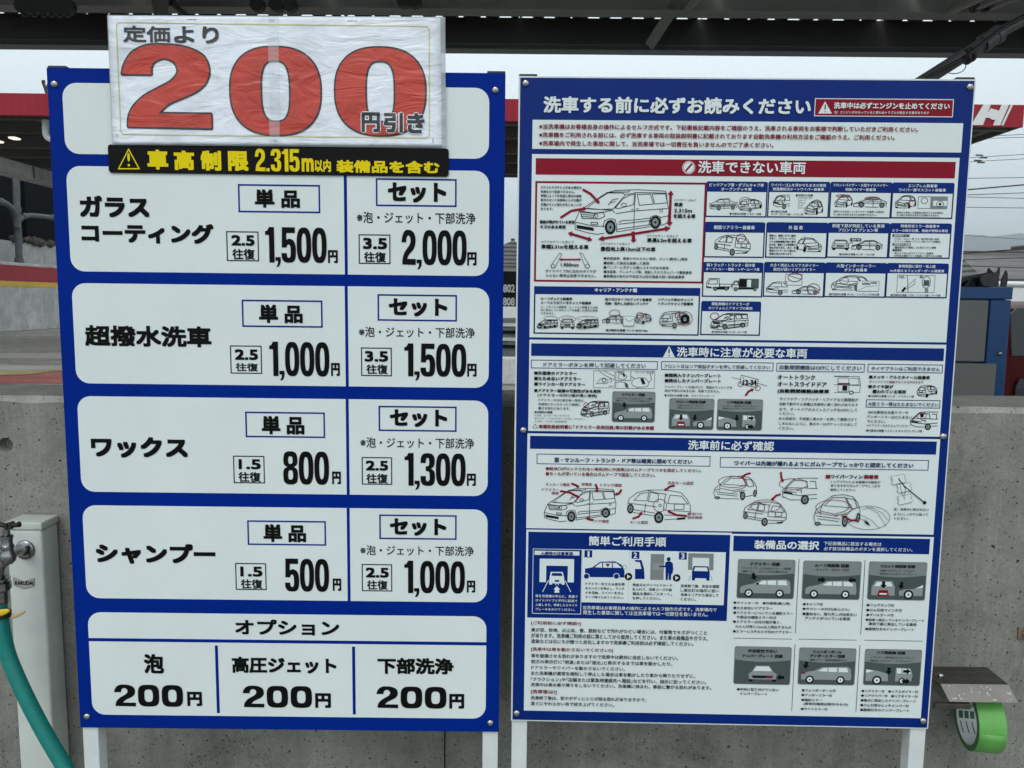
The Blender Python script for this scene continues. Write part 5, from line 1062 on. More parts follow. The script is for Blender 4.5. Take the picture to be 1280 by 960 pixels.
# hose (its own thing) with wing clamp
hroot = empty('garden_hose', tp(1, 768)); tag(hroot, 'teal ribbed garden hose hanging from the tap', 'hose')
H0 = hroot.location.copy()
hp = [tp(-1, 752), tp(1, 776), tp(9.4, 817), tp(28, 862, 1.13), tp(53, 911, 1.125), tp(82, 960, 1.12), tp(120, 1020, 1.11), tp(190, 1110, 1.09), tp(330, 1260, 1.05), tp(500, 1420, 1.0)]
hp = [p - H0 for p in hp]
for p in hp[-2:]: p.z = max(p.z, -H0.z+.013)
bm = bmesh.new(); tube(bm, smoothline(hp, 14), .0114, 24); ho = objbm('hose', bm, M['hose'], hroot, True)
# woven ribs of the hose as fine relief
n_ = M['hose'].node_tree; wv = n_.nodes.new('ShaderNodeTexWave'); wv.inputs['Scale'].default_value = 140; wv.wave_type = 'BANDS'; wv.bands_direction = 'DIAGONAL'
g_ = n_.nodes.new('ShaderNodeNewGeometry'); n_.links.new(g_.outputs['Position'], wv.inputs['Vector'])
b_ = n_.nodes.new('ShaderNodeBump'); b_.inputs['Strength'].default_value = .5; b_.inputs['Distance'].default_value = .0006
n_.links.new(wv.outputs['Fac'], b_.inputs['Height']); n_.links.new(b_.outputs[0], n_.nodes['Principled BSDF'].inputs['Normal'])
bm = bmesh.new(); q = tp(1, 768)-H0; lathe(bm, [(.0125, -.004), (.0142, -.004), (.0142, .004), (.0125, .004)], q, 'z', 24); objbm('clamp_band', bm, M['dark'], hroot, True, 40)
def wing(p0, p1, w, m_, name):
    bm = bmesh.new(); d = (p1-p0); n = 8; rings = []
    for i in range(n+1):
        t = i/n; ww = w*(.35+.65*math.sin(math.pi*min(1, .15+t*.85))**.6); c = p0+d*t + Vector((0, -.002*math.sin(3*t), 0)); th = .0018
        rings.append([bm.verts.new(c+Vector((0, yy, zz))) for yy, zz in ((-th, -ww), (th, -ww), (th*1.2, ww), (-th*1.2, ww))])
    for a, b in zip(rings, rings[1:]):
        for j in range(4): bm.faces.new((a[j], a[(j+1) % 4], b[(j+1) % 4], b[j]))
    bm.faces.new(rings[0]); bm.faces.new(rings[-1]); o = objbm(name, bm, m_, hroot, True)
    md = o.modifiers.new('s', 'SUBSURF'); md.levels = md.render_levels = 2
wing(tp(14, 771, YT-.012)-H0, tp(32, 764, YT-.012)-H0, .0048, M['beige'], 'clamp_wing')
wing(tp(-10, 768, YT-.016)-H0, tp(12.5, 763, YT-.016)-H0, .0058, M['yplastic'], 'clamp_wing')

# ================================================================== tape holder on the wall
Y1, Y2 = 1.165, 1.140
hx0, hx1 = at(1175.7, 855.2, Y1).x, at(1261, 855.9, Y1).x; hl0, hl1 = at(1186.7, 878.5, Y2).x, at(1272.6, 878.5, Y2).x; hb1 = at(1233.2, 833.7, WY).x
zb = at(1233.2, 833.7, WY).z; zm = at(1261, 855.9, Y1).z; zl = at(1272.6, 878.5, Y2).z
broot = empty('tape_holder', ((hx0+hx1)/2, WY, zl)); tag(broot, 'bent steel cover holder wet with droplets, on the wall beside the instruction board', 'holder')
def bl(x, y, z): return Vector((x-broot.location.x, y-WY, z-broot.location.z))
M['hold'] = mat('weathered_steel_sheet', (.115, .105, .095), rough=.42, metal=.75, grain=.35, gscale=55, bump=.45, bscale=70, bdist=.003)
M['hold2'] = mat('brushed_steel_sheet', (.36, .34, .32), rough=.5, metal=.6, grain=.1, gscale=40)
t_ = .0015; hxc = (hx0+hx1)/2
bm = bmesh.new(); hexa(bm, [bl(x, y, z-d) for d in (t_, 0) for x, y, z in ((hx0, Y1, zm), (hx1, Y1, zm), (hb1, WY-.0005, zb), (hx0-.004, WY-.0005, zb))]); objbm('cover_top', bm, M['hold'], broot)
bm = bmesh.new(); hexa(bm, [bl(*p) for p in ((hx0, Y1+.0015, zm-.0013), (hx1, Y1+.0015, zm-.0013), (hl1, Y2+.0015, zl), (hl0, Y2+.0015, zl), (hx0, Y1, zm+.0002), (hx1, Y1, zm+.0002), (hl1, Y2, zl+.0003), (hl0, Y2, zl+.0003))]); 
bmesh.ops.recalc_face_normals(bm, faces=bm.faces); cf_ = objbm('cover_front', bm, M['hold2'], broot)
M['sidep'] = mat('galvanised_plate', (.22, .23, .22), rough=.5, metal=.4, grain=.15)
bm = bmesh.new(); xs = hx0+.004
ps = [(1.249, zb-.003), (Y1+.004, zm-.004), (Y2+.010, zl+.004), (Y2+.018, zl-.006), (1.249, zl-.006)]
f = [bm.verts.new(bl(xs, y, z)) for y, z in ps]; g_ = [bm.verts.new(bl(xs-.0015, y, z)) for y, z in ps]; bm.faces.new(f); bm.faces.new(g_[::-1])
for i in range(5): bm.faces.new((f[i], g_[i], g_[(i+1) % 5], f[(i+1) % 5]))
objbm('side_plate', bm, M['sidep'], broot)
za = at(1190, 883.5, 1.142).z
bm = bmesh.new(); bx(bm, bl(hx0-.020, 0, 0).x, bl(at(1214, 883, 1.142).x, 0, 0).x, 1.142-WY, 1.148-WY, za-.004-broot.location.z, za+.005-broot.location.z, .0006); objbm('arm', bm, M['hold'], broot)
bm = bmesh.new(); p = bl(at(1175, 843, 1.205).x, 1.205, zm+(zb-zm)*.47); lathe(bm, [(.0055, -.001), (.0054, .0018), (.0036, .0040), (0, .0048)], p, 'z', 18); lathe(bm, [(.0075, -.0004), (.0075, .0003), (.004, .0004)], p, 'z', 18); objbm('screw', bm, M['steel'], broot, True, 40)
# droplets
bm = bmesh.new(); random.seed(3)
nn = (Vector((0, zl-zm, -(Y2-Y1)))).normalized()
if nn.y > 0: nn = -nn
for i in range(26):
    s_ = random.uniform(.05, .95); q_ = random.uniform(.10, .92)
    c = bl(hx0+(hl0-hx0)*q_+(hx1-hx0)*s_, Y1+(Y2-Y1)*q_, zm+(zl-zm)*q_); r_ = random.uniform(.0007, .0018)
    mt = Matrix.Translation(c) @ nn.to_track_quat('Z', 'Y').to_matrix().to_4x4() @ Matrix.Rotation(random.uniform(0, 3), 4, 'Z') @ Matrix.Diagonal((r_*random.uniform(1, 2.3), r_, r_*.55, 1))
    bmesh.ops.create_icosphere(bm, subdivisions=2, radius=1, matrix=mt)
M['water'] = mat('water_drop', (.50, .50, .49), rough=.06, spec=.6); dr = objbm('water_droplets', bm, M['water'], broot, True); dr['kind'] = 'stuff'
# the roll of tape
M['tape'] = mat('green_cloth_tape', (.125, .40, .085), rough=.38, grain=.06, gscale=160, bump=.15, bscale=260, bdist=.0004)
M['tape_side'] = mat('green_tape_edge', (.07, .155, .065), rough=.6, grain=.1)
M['core'] = mat('white_card_core', (.52, .56, .54), rough=.6, grain=.03)
M['dkgreen'] = mat('dark_green_print', (.006, .085, .045), rough=.5, grain=.05)
tY, RO, RI, Lt = 1.194, .0485, .0398, .0415
tc_ = at(1207.5, 898, tY); tro = empty('tape_roll', tc_, R(-9)); tag(tro, 'roll of light green cloth tape hanging under the steel cover holder', 'tape')

bm = bmesh.new(); lathe(bm, [(RI, .0005), (RO-.0008, 0), (RO, .0008), (RO, Lt-.0008), (RO-.0008, Lt), (RI, Lt-.0005)], (0, 0, 0), 'x', 64)
for f_ in [f_ for f_ in bm.faces if len(f_.verts) > 4]: bm.faces.remove(f_)
o = objbm('tape', bm, [M['tape'], M['tape_side']], tro, True, 40)
for p_ in o.data.polygons:
    if abs(p_.normal.x) > .6: p_.material_index = 1
# loose end of the tape
bm = bmesh.new(); pr = [(RO+.0004+.0006*k/6, R(200+12*k)) for k in range(7)]; va = []
for r_, an in pr: va.append([bm.verts.new((x, r_*math.sin(an), r_*math.cos(an))) for x in (.0006, Lt-.0006)])
for a, b in zip(va, va[1:]): bm.faces.new((a[0], a[1], b[1], b[0]))
o = objbm('tape_end', bm, M['tape'], tro, True); md = o.modifiers.new('t', 'SOLIDIFY'); md.thickness = .0003
bm = bmesh.new(); lathe(bm, [(RI, 0.0002), (RI, Lt-.0002), (RI-.0018, Lt-.0002), (RI-.0018, .0002), (RI, .0002)], (0, 0, 0), 'x', 64)
for f_ in [f_ for f_ in bm.faces if len(f_.verts) > 4]: bm.faces.remove(f_)
core = objbm('card_core', bm, M['core'], tro, True, 40)
def core_print(x0, x1, a0, a1, m_, name):
    bm = bmesh.new(); r_ = RI-.0020; va = []
    for k_ in range(7):
        an = R(a0+(a1-a0)*k_/6); va.append([bm.verts.new((x, r_*math.sin(an), r_*math.cos(an))) for x in (x0, x1)])
    for a, b in zip(va, va[1:]): bm.faces.new((a[0], a[1], b[1], b[0]))
    return objbm(name, bm, m_, core, True)
for k_ in range(4):
    x = .0035+k_*(Lt-.006)/4
    core_print(x, x+.0066, 99, 117, M['dkgreen'], 'green_print')
    core_print(x+.002, x+.0034, 55, 90, M['ink'], 'dark_print'); core_print(x+.001, x+.0024, 124, 154, M['ink'], 'dark_print')

# ================================================================== ground and far setting
bm = bmesh.new(); gv = [bm.verts.new(p) for p in ((-4000, -60, 0), (4000, -60, 0), (4000, 4500, 0), (-4000, 4500, 0))]; bm.faces.new(gv)
tag(objbm('ground', bm, M['ground']), kind='structure')
M['reflred'] = mat('painted_red_reflection', (.26, .055, .045), rough=.25, grain=.45, gscale=2.5)  # red reflection on the wet ground, put in as flat colour
M['refly'] = mat('painted_yellow_reflection', (.30, .24, .10), rough=.3, grain=.4, gscale=2)  # yellow edge of the same reflection, also painted as colour
def gp(px, py):
    d = ray(px, py); t = -CAMH/d.z; return Vector((d.x*t, d.y*t, 0))
def ground_poly(pts, m_, name, z=.004):
    bm = bmesh.new(); bm.faces.new([bm.verts.new((p.x, p.y, z)) for p in pts]); return objbm(name, bm, m_)
tag(ground_poly([gp(-160, 478.5), gp(120, 479.5), gp(300, 476), gp(300, 462), gp(70, 464.5), gp(35, 469), gp(-160, 474)], M['reflred'], 'red_ground_reflection'), kind='structure')  # painted stand-in for the red mirrored in the puddle
tag(ground_poly([gp(-160, 473.6), gp(34, 468.6), gp(69, 464), gp(300, 461.5), gp(300, 459.5), gp(65, 462), gp(-160, 470)], M['refly'], 'yellow_ground_reflection', .008), kind='structure')  # yellow rim of the painted reflection, laid just above it

# striped lot wall running away on the left
M['stripe_r'] = mat('red_wall_paint', (.30, .012, .02), rough=.55, grain=.2, gscale=1.5)
M['stripe_y'] = mat('yellow_wall_paint', (.62, .40, .05), rough=.55, grain=.15, gscale=1.5)
SX = -19.5
def zat(px, py):     # height on the plane X = SX
    d = ray(px, py); t = SX/d.x; return CAMH+d.z*t, d.y*t
z_top = zat(30, 329)[0]; z_r = zat(30, 351.9)[0]; z_y = zat(30, 358.6)[0]; y_near, y_far = 22, 44
sroot = empty('striped_wall', (SX, 30, 0)); tag(sroot, 'grey concrete lot wall with red and yellow stripes along its top', 'wall')
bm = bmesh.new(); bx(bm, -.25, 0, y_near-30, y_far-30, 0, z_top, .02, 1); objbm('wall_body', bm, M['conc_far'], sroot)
bm = bmesh.new(); bx(bm, .002, .012, y_near-30, y_far-30, z_r, z_top-.11); objbm('red_stripe', bm, M['stripe_r'], sroot)
bm = bmesh.new(); bx(bm, .002, .012, y_near-30, y_far-30, z_y, z_r-.004); objbm('yellow_stripe', bm, M['stripe_y'], sroot)
# structure above it
M['darkp'] = mat('dark_panel', (.006, .007, .009), rough=.7, spec=.05, grain=.3, gscale=.8)
M['pipe'] = mat('grey_pipe', (.105, .118, .12), rough=.5, spec=.2, grain=.25, gscale=5)
eroot = empty('elevated_structure', (SX-1.0, 30, 0)); tag(eroot, 'dark panelled structure with pale concrete blocks below, behind the striped wall', 'building')
def zat2(px, py, X):
    d = ray(px, py); t = X/d.x; return CAMH+d.z*t
XE = SX-1.0
zb0 = zat2(30, 222, XE); zb1 = zat2(30, 203, XE); zled = zat2(30, 303, XE)
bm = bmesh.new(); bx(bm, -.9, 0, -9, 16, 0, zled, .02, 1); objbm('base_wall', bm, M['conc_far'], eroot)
M['joint'] = mat('dark_joint', (.03, .03, .03), rough=.8)
for yy in (-4.3, -1.2, 2.1, 5.4):
    bm = bmesh.new(); bx(bm, .002, .01, yy, yy+.06, 0, zled-.01); objbm('wall_joint', bm, M['joint'], eroot)
zb0 = zb1 = zat2(30, 190, XE)
for i in range(8):
    y0 = -9+i*3.1; bm = bmesh.new(); bx(bm, -.9, -.35-.12*(i % 2), y0, y0+3.0, zled+.01, zb0-.02, .02, 1); objbm('dark_panel', bm, M['darkp'], eroot)
XB = -12.6
ze0 = zat2(30, 221, XB); ze1 = zat2(30, 204, XB); gr_ = empty('concrete_girder', (XB, 18, 0)); tag(gr_, 'long pale concrete girder crossing under the station canopy at the left', 'girder')
bm = bmesh.new(); bx(bm, -.5, 0, -6, 7.5, ze0, ze1, .02, 1); objbm('girder_body', bm, M['conc_far'], gr_)
for i in range(8):
    y0 = -5.2+i*1.55; bm = bmesh.new(); bx(bm, .002, .02, y0, y0+.07, ze0+.02, ze1-.02); objbm('girder_rib', bm, M['pipe'], gr_)
for y0 in (-5.8, 7.0):
    bm = bmesh.new(); bx(bm, -.45, -.05, y0, y0+.4, 0, ze0-.002, .02, 1); objbm('girder_column', bm, M['conc_far'], gr_)
M['moss'] = mat('mossy_rubble', (.075, .075, .058), rough=.95, grain=.5, gscale=3, bump=.8, bscale=4, bdist=.1)
bm = bmesh.new(); random.seed(5)
for i in range(34):
    bmesh.ops.create_icosphere(bm, subdivisions=1, radius=random.uniform(.07, .20), matrix=Matrix.Translation((random.uniform(-.3, .1), 2.0+i*.07+random.uniform(-.2, .2), zled+random.uniform(0, .16))))
o = objbm('rubble', bm, M['moss']); o.location = eroot.location; tag(o, kind='stuff'); o['label'] = 'mossy rubble lying on the ledge behind the striped wall'
def ppt(px, py, X): d = ray(px, py); t = X/d.x; return Vector((X, d.y*t, CAMH+d.z*t))
XP = SX-.45
for name, pts, r_, lab in (
    ('drain_pipe', [ppt(20, 216, XP), ppt(21, 262, XP), ppt(23, 300, XP), ppt(24, 326, XP), ppt(24, 336, XP)], .13, 'upright grey drain pipe in front of the dark panels behind the striped wall'),
    ('drain_pipe', [ppt(-30, 250, XP+.05), ppt(0, 252, XP+.05), ppt(12, 258, XP+.05), ppt(19, 268, XP+.05), ppt(21, 285, XP+.05)], .115, 'curved grey pipe joining the upright drain pipe from the left'),
    ('drain_pipe', [ppt(24, 276, XP+.02), ppt(30, 270.5, XP+.02), ppt(42, 269.5, XP+.02), ppt(66, 272, XP+.02), ppt(110, 277, XP+.02)], .10, 'grey pipe branching right from the upright drain pipe')):
    c = pts[0]; ro = empty(name, c); tag(ro, lab, 'pipe', 'grey pipes behind the striped wall')
    bm = bmesh.new(); tube(bm, smoothline([p-c for p in pts], 6), r_, 12); po = objbm('pipe', bm, M['pipe'], ro, True)
    for p in pts[1:-1:2]:
        i_ = pts.index(p); d = (pts[i_+1]-pts[i_-1]).normalized(); s_ = d.cross(Vector((1, 0, 0))).normalized()
        bm = bmesh.new(); lathe(bm, [(r_*1.02, -.09), (r_*1.3, -.09), (r_*1.3, .09), (r_*1.02, .09)], p-c, (s_, d.cross(s_), d), 12); objbm('pipe_collar', bm, M['pipe'], ro, True, 40)

# petrol station canopy with red fascia
M['fascia'] = mat('red_fascia', (.30, .022, .038), rough=.6, spec=.15, grain=.06, gscale=2)
nf = M['fascia'].node_tree; wv = nf.nodes.new('ShaderNodeTexWave'); wv.inputs['Scale'].default_value = 1.6; g_ = nf.nodes.new('ShaderNodeNewGeometry'); nf.links.new(g_.outputs['Position'], wv.inputs['Vector'])
b_ = nf.nodes.new('ShaderNodeBump'); b_.inputs['Strength'].default_value = .6; b_.inputs['Distance'].default_value = .03; nf.links.new(wv.outputs['Fac'], b_.inputs['Height']); nf.links.new(b_.outputs[0], nf.nodes['Principled BSDF'].inputs['Normal'])
M['soffit'] = mat('canopy_soffit', (.085, .080, .070), rough=.7, grain=.15, gscale=.8)
M['fwhite'] = mat('fascia_white', (.66, .68, .68), rough=.5, grain=.04)
YC, YC2 = 18.0, 25.8
zc0 = (at(30, 145.5, YC).z+at(1250, 158, YC).z)/2; zc1 = (at(30, 117.5, YC).z+at(1250, 129.5, YC).z)/2; XR = at(1279, 158, YC).x; XL = -26
kroot = empty('station_canopy', (0, YC, 0)); tag(kroot, 'fuel station canopy with a long red fascia behind the boards', 'canopy')
def kb(name, m_, *b, bev=0, par=None): bm = bmesh.new(); bx(bm, b[0], b[1], b[2]-YC, b[3]-YC, b[4], b[5], bev, 1); return objbm(name, bm, m_, par or kroot)
fas = kb('fascia', M['fascia'], XL, XR, YC, YC+.06, zc0, zc1, bev=.01)
kb('fascia', M['fascia'], XR-.02, XR, YC+.062, YC2, zc0+.01, zc1, bev=.005); kb('fascia_back', M['soffit'], XR-.06, XR-.021, YC+.062, YC2, zc0+.01, zc1-.01)
kb('roof_deck', M['soffit'], XL, XR-.062, YC+.062, YC2, zc0+.35, zc1-.03)
for i in range(5):
    yy = YC+.4+i*1.75; kb('roof_beam', M['soffit'], XL, XR-.07, yy, yy+.16, zc0+.02+(.05 if i % 2 else 0), zc0+.345)
for xx in (-17, -11.5, -5.5, .2, 6, 11.2): kb('cross_beam', M['soffit'], xx, xx+.18, YC+.08, YC2-.05, zc0+.10, zc0+.342)
kb('rear_fascia', M['soffit'], XL, XR-.07, YC2+.002, YC2+.06, zc0-.02, zc1-.05)
for px in (330, 900):
    xx = at(px, 300, YC+4).x; kb('column', M['fwhite'], xx-.18, xx+.18, YC+3.8, YC+4.16, 0, zc0+.05, bev=.02)
# logo on the fascia
def lg(px, py): q = at(px, py, YC); return (q.x, q.z)
a = Art('fascia_logo', fas, .02, 'slanted white H shaped emblem with a stripe')
l_ = 5.647; Q = lambda x, y: lg(1160+x/l_, 90+y/l_)
a.poly([Q(388, 230), Q(440, 232), Q(384, 376), Q(300, 376)], M['fwhite']); a.poly([Q(515, 232), Q(568, 233), Q(505, 378), Q(455, 378)], M['fwhite']); a.poly([Q(580, 233), Q(597, 233), Q(528, 378), Q(512, 378)], M['fwhite'])
q = Q(462, 302); a.ell(q[0], q[1], .115, .115, M['fwhite'], n=28); a.poly([Q(395, 322), Q(440, 258), Q(500, 275), Q(470, 330)], M['fwhite']); q = Q(462, 278)
a.build()
# lit lamps under the canopy
M['lampglow'] = mat('lamp_lens', (1, .95, .68), emit=1.4)
def under(px, py): d = ray(px, py); t = (zc0+.06-CAMH)/d.z; return Vector((d.x*t, d.y*t, zc0+.06))
for (px, py), lab in (((18, 172), 'lit flat lamp under the station canopy, the brighter and nearer of two'), ((-3, 176), 'lit flat lamp under the station canopy, at the left picture edge')):
    p = under(px, py); ro = empty('canopy_lamp', p); tag(ro, lab, 'lamp', 'lamps under the station canopy')
    bm = bmesh.new(); bx(bm, -.13, .13, -.16, .16, .0, .10, .02, 1); hs = objbm('lamp_housing', bm, M['soffit'], ro)
    bm = bmesh.new(); bx(bm, -.10, .10, -.13, .13, -.04, -.003, .02, 1); objbm('lamp_lens', bm, M['lampglow'], ro)
    bm = bmesh.new(); bx(bm, -.03, .03, -.03, .03, .101, .30); objbm('lamp_stem', bm, M['soffit'], ro)
p = at(57, 149, YC+.5); ro = empty('rain_pipe', p); tag(ro, 'short white elbow of rain pipe under the left of the red fascia', 'pipe')
bm = bmesh.new(); pts = [at(57, 149, YC+.5), at(57, 162, YC+.5), at(58.5, 170, YC+.5), at(65, 174, YC+.5), at(90, 176, YC+.5), at(140, 184, YC+.5)]; tube(bm, smoothline([q-p for q in pts], 6), .075, 12); objbm('pipe', bm, M['fwhite'], ro, True)
p = at(60, 118, YC+.2); ro = empty('roof_antenna', p); tag(ro, 'small dark v shaped bracket on the red fascia beside the price board', 'antenna')
bm = bmesh.new(); beam(bm, at(59, 118, YC+.2)-p, at(53.5, 101.5, YC+.2)-p, .05, .05, Vector((0, 1, 0))); beam(bm, at(59, 112, YC+.2)-p, at(62, 101.5, YC+.2)-p, .05, .05, Vector((0, 1, 0))); beam(bm, at(53, 102, YC+.2)-p, at(56, 101.6, YC+.2)-p, .05, .05); objbm('bracket', bm, M['cap'], ro)

# things seen through the slot between the boards
sr = empty('display_sign', (at(636, 400, 20).x, 20, 0)); tag(sr, 'black panel of white numerals on a pale plinth, seen between the boards', 'sign')
def zy(py, Y, px=636): return at(px, py, Y).z
bm = bmesh.new(); bx(bm, -.8, .8, 0, .3, zy(383, 20), zy(339, 20), .02, 1); pn = objbm('black_panel', bm, M['sticker'], sr)
bm = bmesh.new(); bx(bm, -.9, .9, -.1, .5, 0, zy(383.6, 20), .02, 1); objbm('plinth', bm, M['fwhite'], sr)
GROUPS['num'] = dict(parent=pn, lay=.006, label=None, name='lettering'); TEXTS.clear()
ex = lambda px: at(px, 360, 20).x-sr.location.x
TEXTS.append(('num', '802', (ex(629), zy(365.5, 20), ex(643.5), zy(355.5, 20)), M['conc_far'], .03, 3, 0)); TEXTS.append(('num', '808', (ex(629), zy(382, 20), ex(643.5), zy(372, 20)), M['conc_far'], .03, 3, 0)); flush_text()
b2 = empty('low_barrier', (at(636, 450, 12.8).x, 12.8, 0)); tag(b2, 'low pale barrier on the ground seen between the boards', 'barrier')
bm = bmesh.new(); bx(bm, -2.2, .6, 0, .25, 0, zy(447, 12.8), .03, 2); objbm('barrier', bm, M['conc_far'], b2)
b3 = empty('equipment_box', (at(636, 420, 17).x, 17, 0)); tag(b3, 'grey ribbed equipment box behind the low barrier between the boards', 'box')
bm = bmesh.new(); bx(bm, -.8, .8, 0, .6, 0, zy(398, 17), .02, 1); objbm('box_body', bm, M['pipe'], b3)
for i in range(4):
    z0 = zy(404+i*9, 17); bm = bmesh.new(); bx(bm, -.78, .78, -.03, -.003, z0-.07, z0); objbm('rib', bm, M['darkp'] if i % 2 else M['conc_far'], b3)

# houses far off
M['tile'] = mat('grey_roof_tiles', (.13, .13, .125), rough=.75, grain=.25, gscale=.6)
nf = M['tile'].node_tree; wv = nf.nodes.new('ShaderNodeTexWave'); wv.inputs['Scale'].default_value = 1.1; wv.bands_direction = 'Z'; g_ = nf.nodes.new('ShaderNodeNewGeometry'); nf.links.new(g_.outputs['Position'], wv.inputs['Vector'])
b_ = nf.nodes.new('ShaderNodeBump'); b_.inputs['Distance'].default_value = .1; nf.links.new(wv.outputs['Fac'], b_.inputs['Height']); nf.links.new(b_.outputs[0], nf.nodes['Principled BSDF'].inputs['Normal'])
M['render'] = mat('pale_house_wall', (.45, .45, .43), rough=.8, grain=.1, gscale=.7)
M['glass'] = mat('dark_window_glass', (.02, .025, .03), rough=.1)
def house(px, py_ridge, py_eave, Y, half, depth, label, ridge_x=True, over=.5):
    zr = at(px, py_ridge, Y).z; ze = at(px, py_eave, Y-depth/2).z; c = at(px, 400, Y); ro = empty('house', (c.x, Y, 0)); tag(ro, label, 'house', 'tiled houses in the distance')
    bm = bmesh.new(); bx(bm, -half, half, -depth/2, depth/2, 0, ze); objbm('wall', bm, M['render'], ro)
    bm = bmesh.new(); h, d = half+over, depth/2+over; zo = ze-.15
    if ridge_x: P = [(-h, -d, zo), (h, -d, zo), (h, d, zo), (-h, d, zo), (-h+.6, 0, zr), (h-.6, 0, zr)]; Fc = ((0, 1, 5, 4), (2, 3, 4, 5), (0, 4, 3), (1, 2, 5), (3, 2, 1, 0))
    else: P = [(-h, -d, zo), (h, -d, zo), (h, d, zo), (-h, d, zo), (0, -d+.3, zr), (0, d-.3, zr)]; Fc = ((0, 1, 4), (1, 2, 5, 4), (2, 3, 5), (3, 0, 4, 5), (3, 2, 1, 0))
    v = [bm.verts.new(p) for p in P]
    for f_ in Fc: bm.faces.new([v[i] for i in f_])
    rf = objbm('roof', bm, M['tile'], ro)
    bm = bmesh.new()
    if ridge_x: bx(bm, -h+.5, h-.5, -.14, .14, zr-.05, zr+.15)
    else: bx(bm, -.14, .14, -d+.3, d-.3, zr-.05, zr+.15)
    objbm('ridge', bm, M['tile'], rf)
    for xx in (-half*.5, half*.35):
        bm = bmesh.new(); bx(bm, xx-.8, xx+.8, -depth/2-.06, -depth/2-.003, ze-1.9, ze-.8); objbm('window', bm, M['glass'], ro)
house(1262, 318, 345, 42, 3.2, 6, 'grey tiled house, larger one behind the dark mat on the blue cabinet')
house(1213, 334, 350, 60, 3.6, 6, 'grey tiled house with a low roof, just right of the instruction board')
house(1300, 306, 338, 55, 2.4, 7, 'grey tiled house with the highest roof, at the right picture edge', False)
house(640, 306, 330, 60, 3.5, 8, 'house with a grey gable roof seen between the boards', False)
w2 = empty('white_shed', (at(1250, 380, 16).x, 16, 0)); tag(w2, 'long low white shed behind the blue cabinet', 'shed')
bm = bmesh.new(); bx(bm, -1.2, 3, 0, 2, 0, zy(358.5, 16, 1250), .03, 1); objbm('shed_wall', bm, M['fwhite'], w2)
bm = bmesh.new(); bx(bm, -1.25, 3.05, -.05, 2.05, zy(358, 16, 1250), zy(351.5, 16, 1250), .04, 1); objbm('shed_roof', bm, M['fwhite'], w2)

# hills
M['hill'] = mat('wooded_hill', (.045, .065, .05), rough=1, grain=.3, gscale=.01)
bm = bmesh.new(); random.seed(11); rows_ = []
for j in range(5):
    Yh = 2600+j*220; row = []
    for i in range(90):
        px = 850+i*16; base = at(px, 384, Yh); hgt = 0
        if j > 0:
            e_ = math.exp(-((px-1225)/75)**2)*20+math.exp(-((px-1420)/150)**2)*40+58+6*math.sin(px/37)+4*math.sin(px/13+j)
            hgt = e_*(.35+.2*j if j < 4 else 1.0)/F*Yh
        row.append(bm.verts.new((base.x, Yh+20*math.sin(i*1.7+j), max(-1, hgt-5))))
    rows_.append(row)
for a, b in zip(rows_, rows_[1:]):
    for i in range(89): bm.faces.new((a[i], a[i+1], b[i+1], b[i]))
tag(objbm('hills', bm, M['hill'], smooth=True), kind='structure')

# power lines and their pole (the pole itself stands behind the instruction board)
M['wire'] = mat('black_cable', (.015, .016, .017), rough=.6)
M['polec'] = mat('concrete_pole', (.30, .30, .29), rough=.8, grain=.1, gscale=2)
YP = 34
pp = at(1120, 400, YP); ro = empty('utility_pole', (pp.x, YP+.4, 0)); tag(ro, 'concrete utility pole behind the instruction board, carrying the cables on the right', 'utility pole')
zptop = at(1120, 160, YP).z
bm = bmesh.new(); lathe(bm, [(.20, 0), (.13, zptop+.3), (0, zptop+.3)], (0, 0, 0), 'z', 16); objbm('pole', bm, M['polec'], ro, True, 40)
wires = [(174, 171.5, .012), (171.6, 168, .012), (198, 193, .012), (203, 198.5, .012), (223, 222, .014), (238, 231, .03), (244, 241, .016), (246, 248, .014), (259, 260, .014), (294, 299, .010), (317, 311.4, .035), (325, 322, .020), (332, 335, .018)]
for i, (ya, yb, r_) in enumerate(wires):
    z_arm = at(1120, ya-(yb-ya), YP).z
    if i in (1, 3, 5, 8, 10):
        bm = bmesh.new(); bx(bm, -.9, .9, -.32, -.21, z_arm-.05, z_arm+.05); objbm('crossarm', bm, M['polec'], ro)
    p0 = at(1120, ya-(yb-ya)*1.0, YP); p1 = at(1200, ya, YP); p2 = at(1280, yb, YP+(yb-ya)*.1); p3 = at(1700, yb+(yb-ya)*5.2, YP)
    bm = bmesh.new(); tube(bm, smoothline([q-p0 for q in (p0, p1, p2, p3)], 8), r_, 6); o = objbm('power_cable', bm, M['wire']); o.location = p0
    nm = ['first', 'second', 'third', 'fourth', 'fifth', 'sixth', 'seventh', 'eighth', 'ninth', 'tenth', 'eleventh', 'twelfth', 'lowest'][i]
    tag(o, ('thick' if r_ > .025 else 'thin')+' dark cable across the pale sky right of the instruction board, %s from the top' % nm if i < 12 else 'thin dark cable across the hills right of the instruction board, lowest of all', 'cable', 'power cables on the right')
for k_, (px, py) in enumerate(((1224, 194), (1229, 197), (1222, 200.5), (1226, 203))):
    q = at(px, py, YP-.05); bm = bmesh.new(); tube(bm, [(-.14, 0, 0), (0, 0, .0), (.16, 0, -.01)], .035, 8); o = objbm('insulator', bm, M['pipe'], smooth=True); o.location = q
    tag(o, 'small grey spacer on a thin cable, %s of the four right of the board' % ('topmost', 'rightmost', 'leftmost', 'lowest')[k_], 'insulator', 'cable spacers')

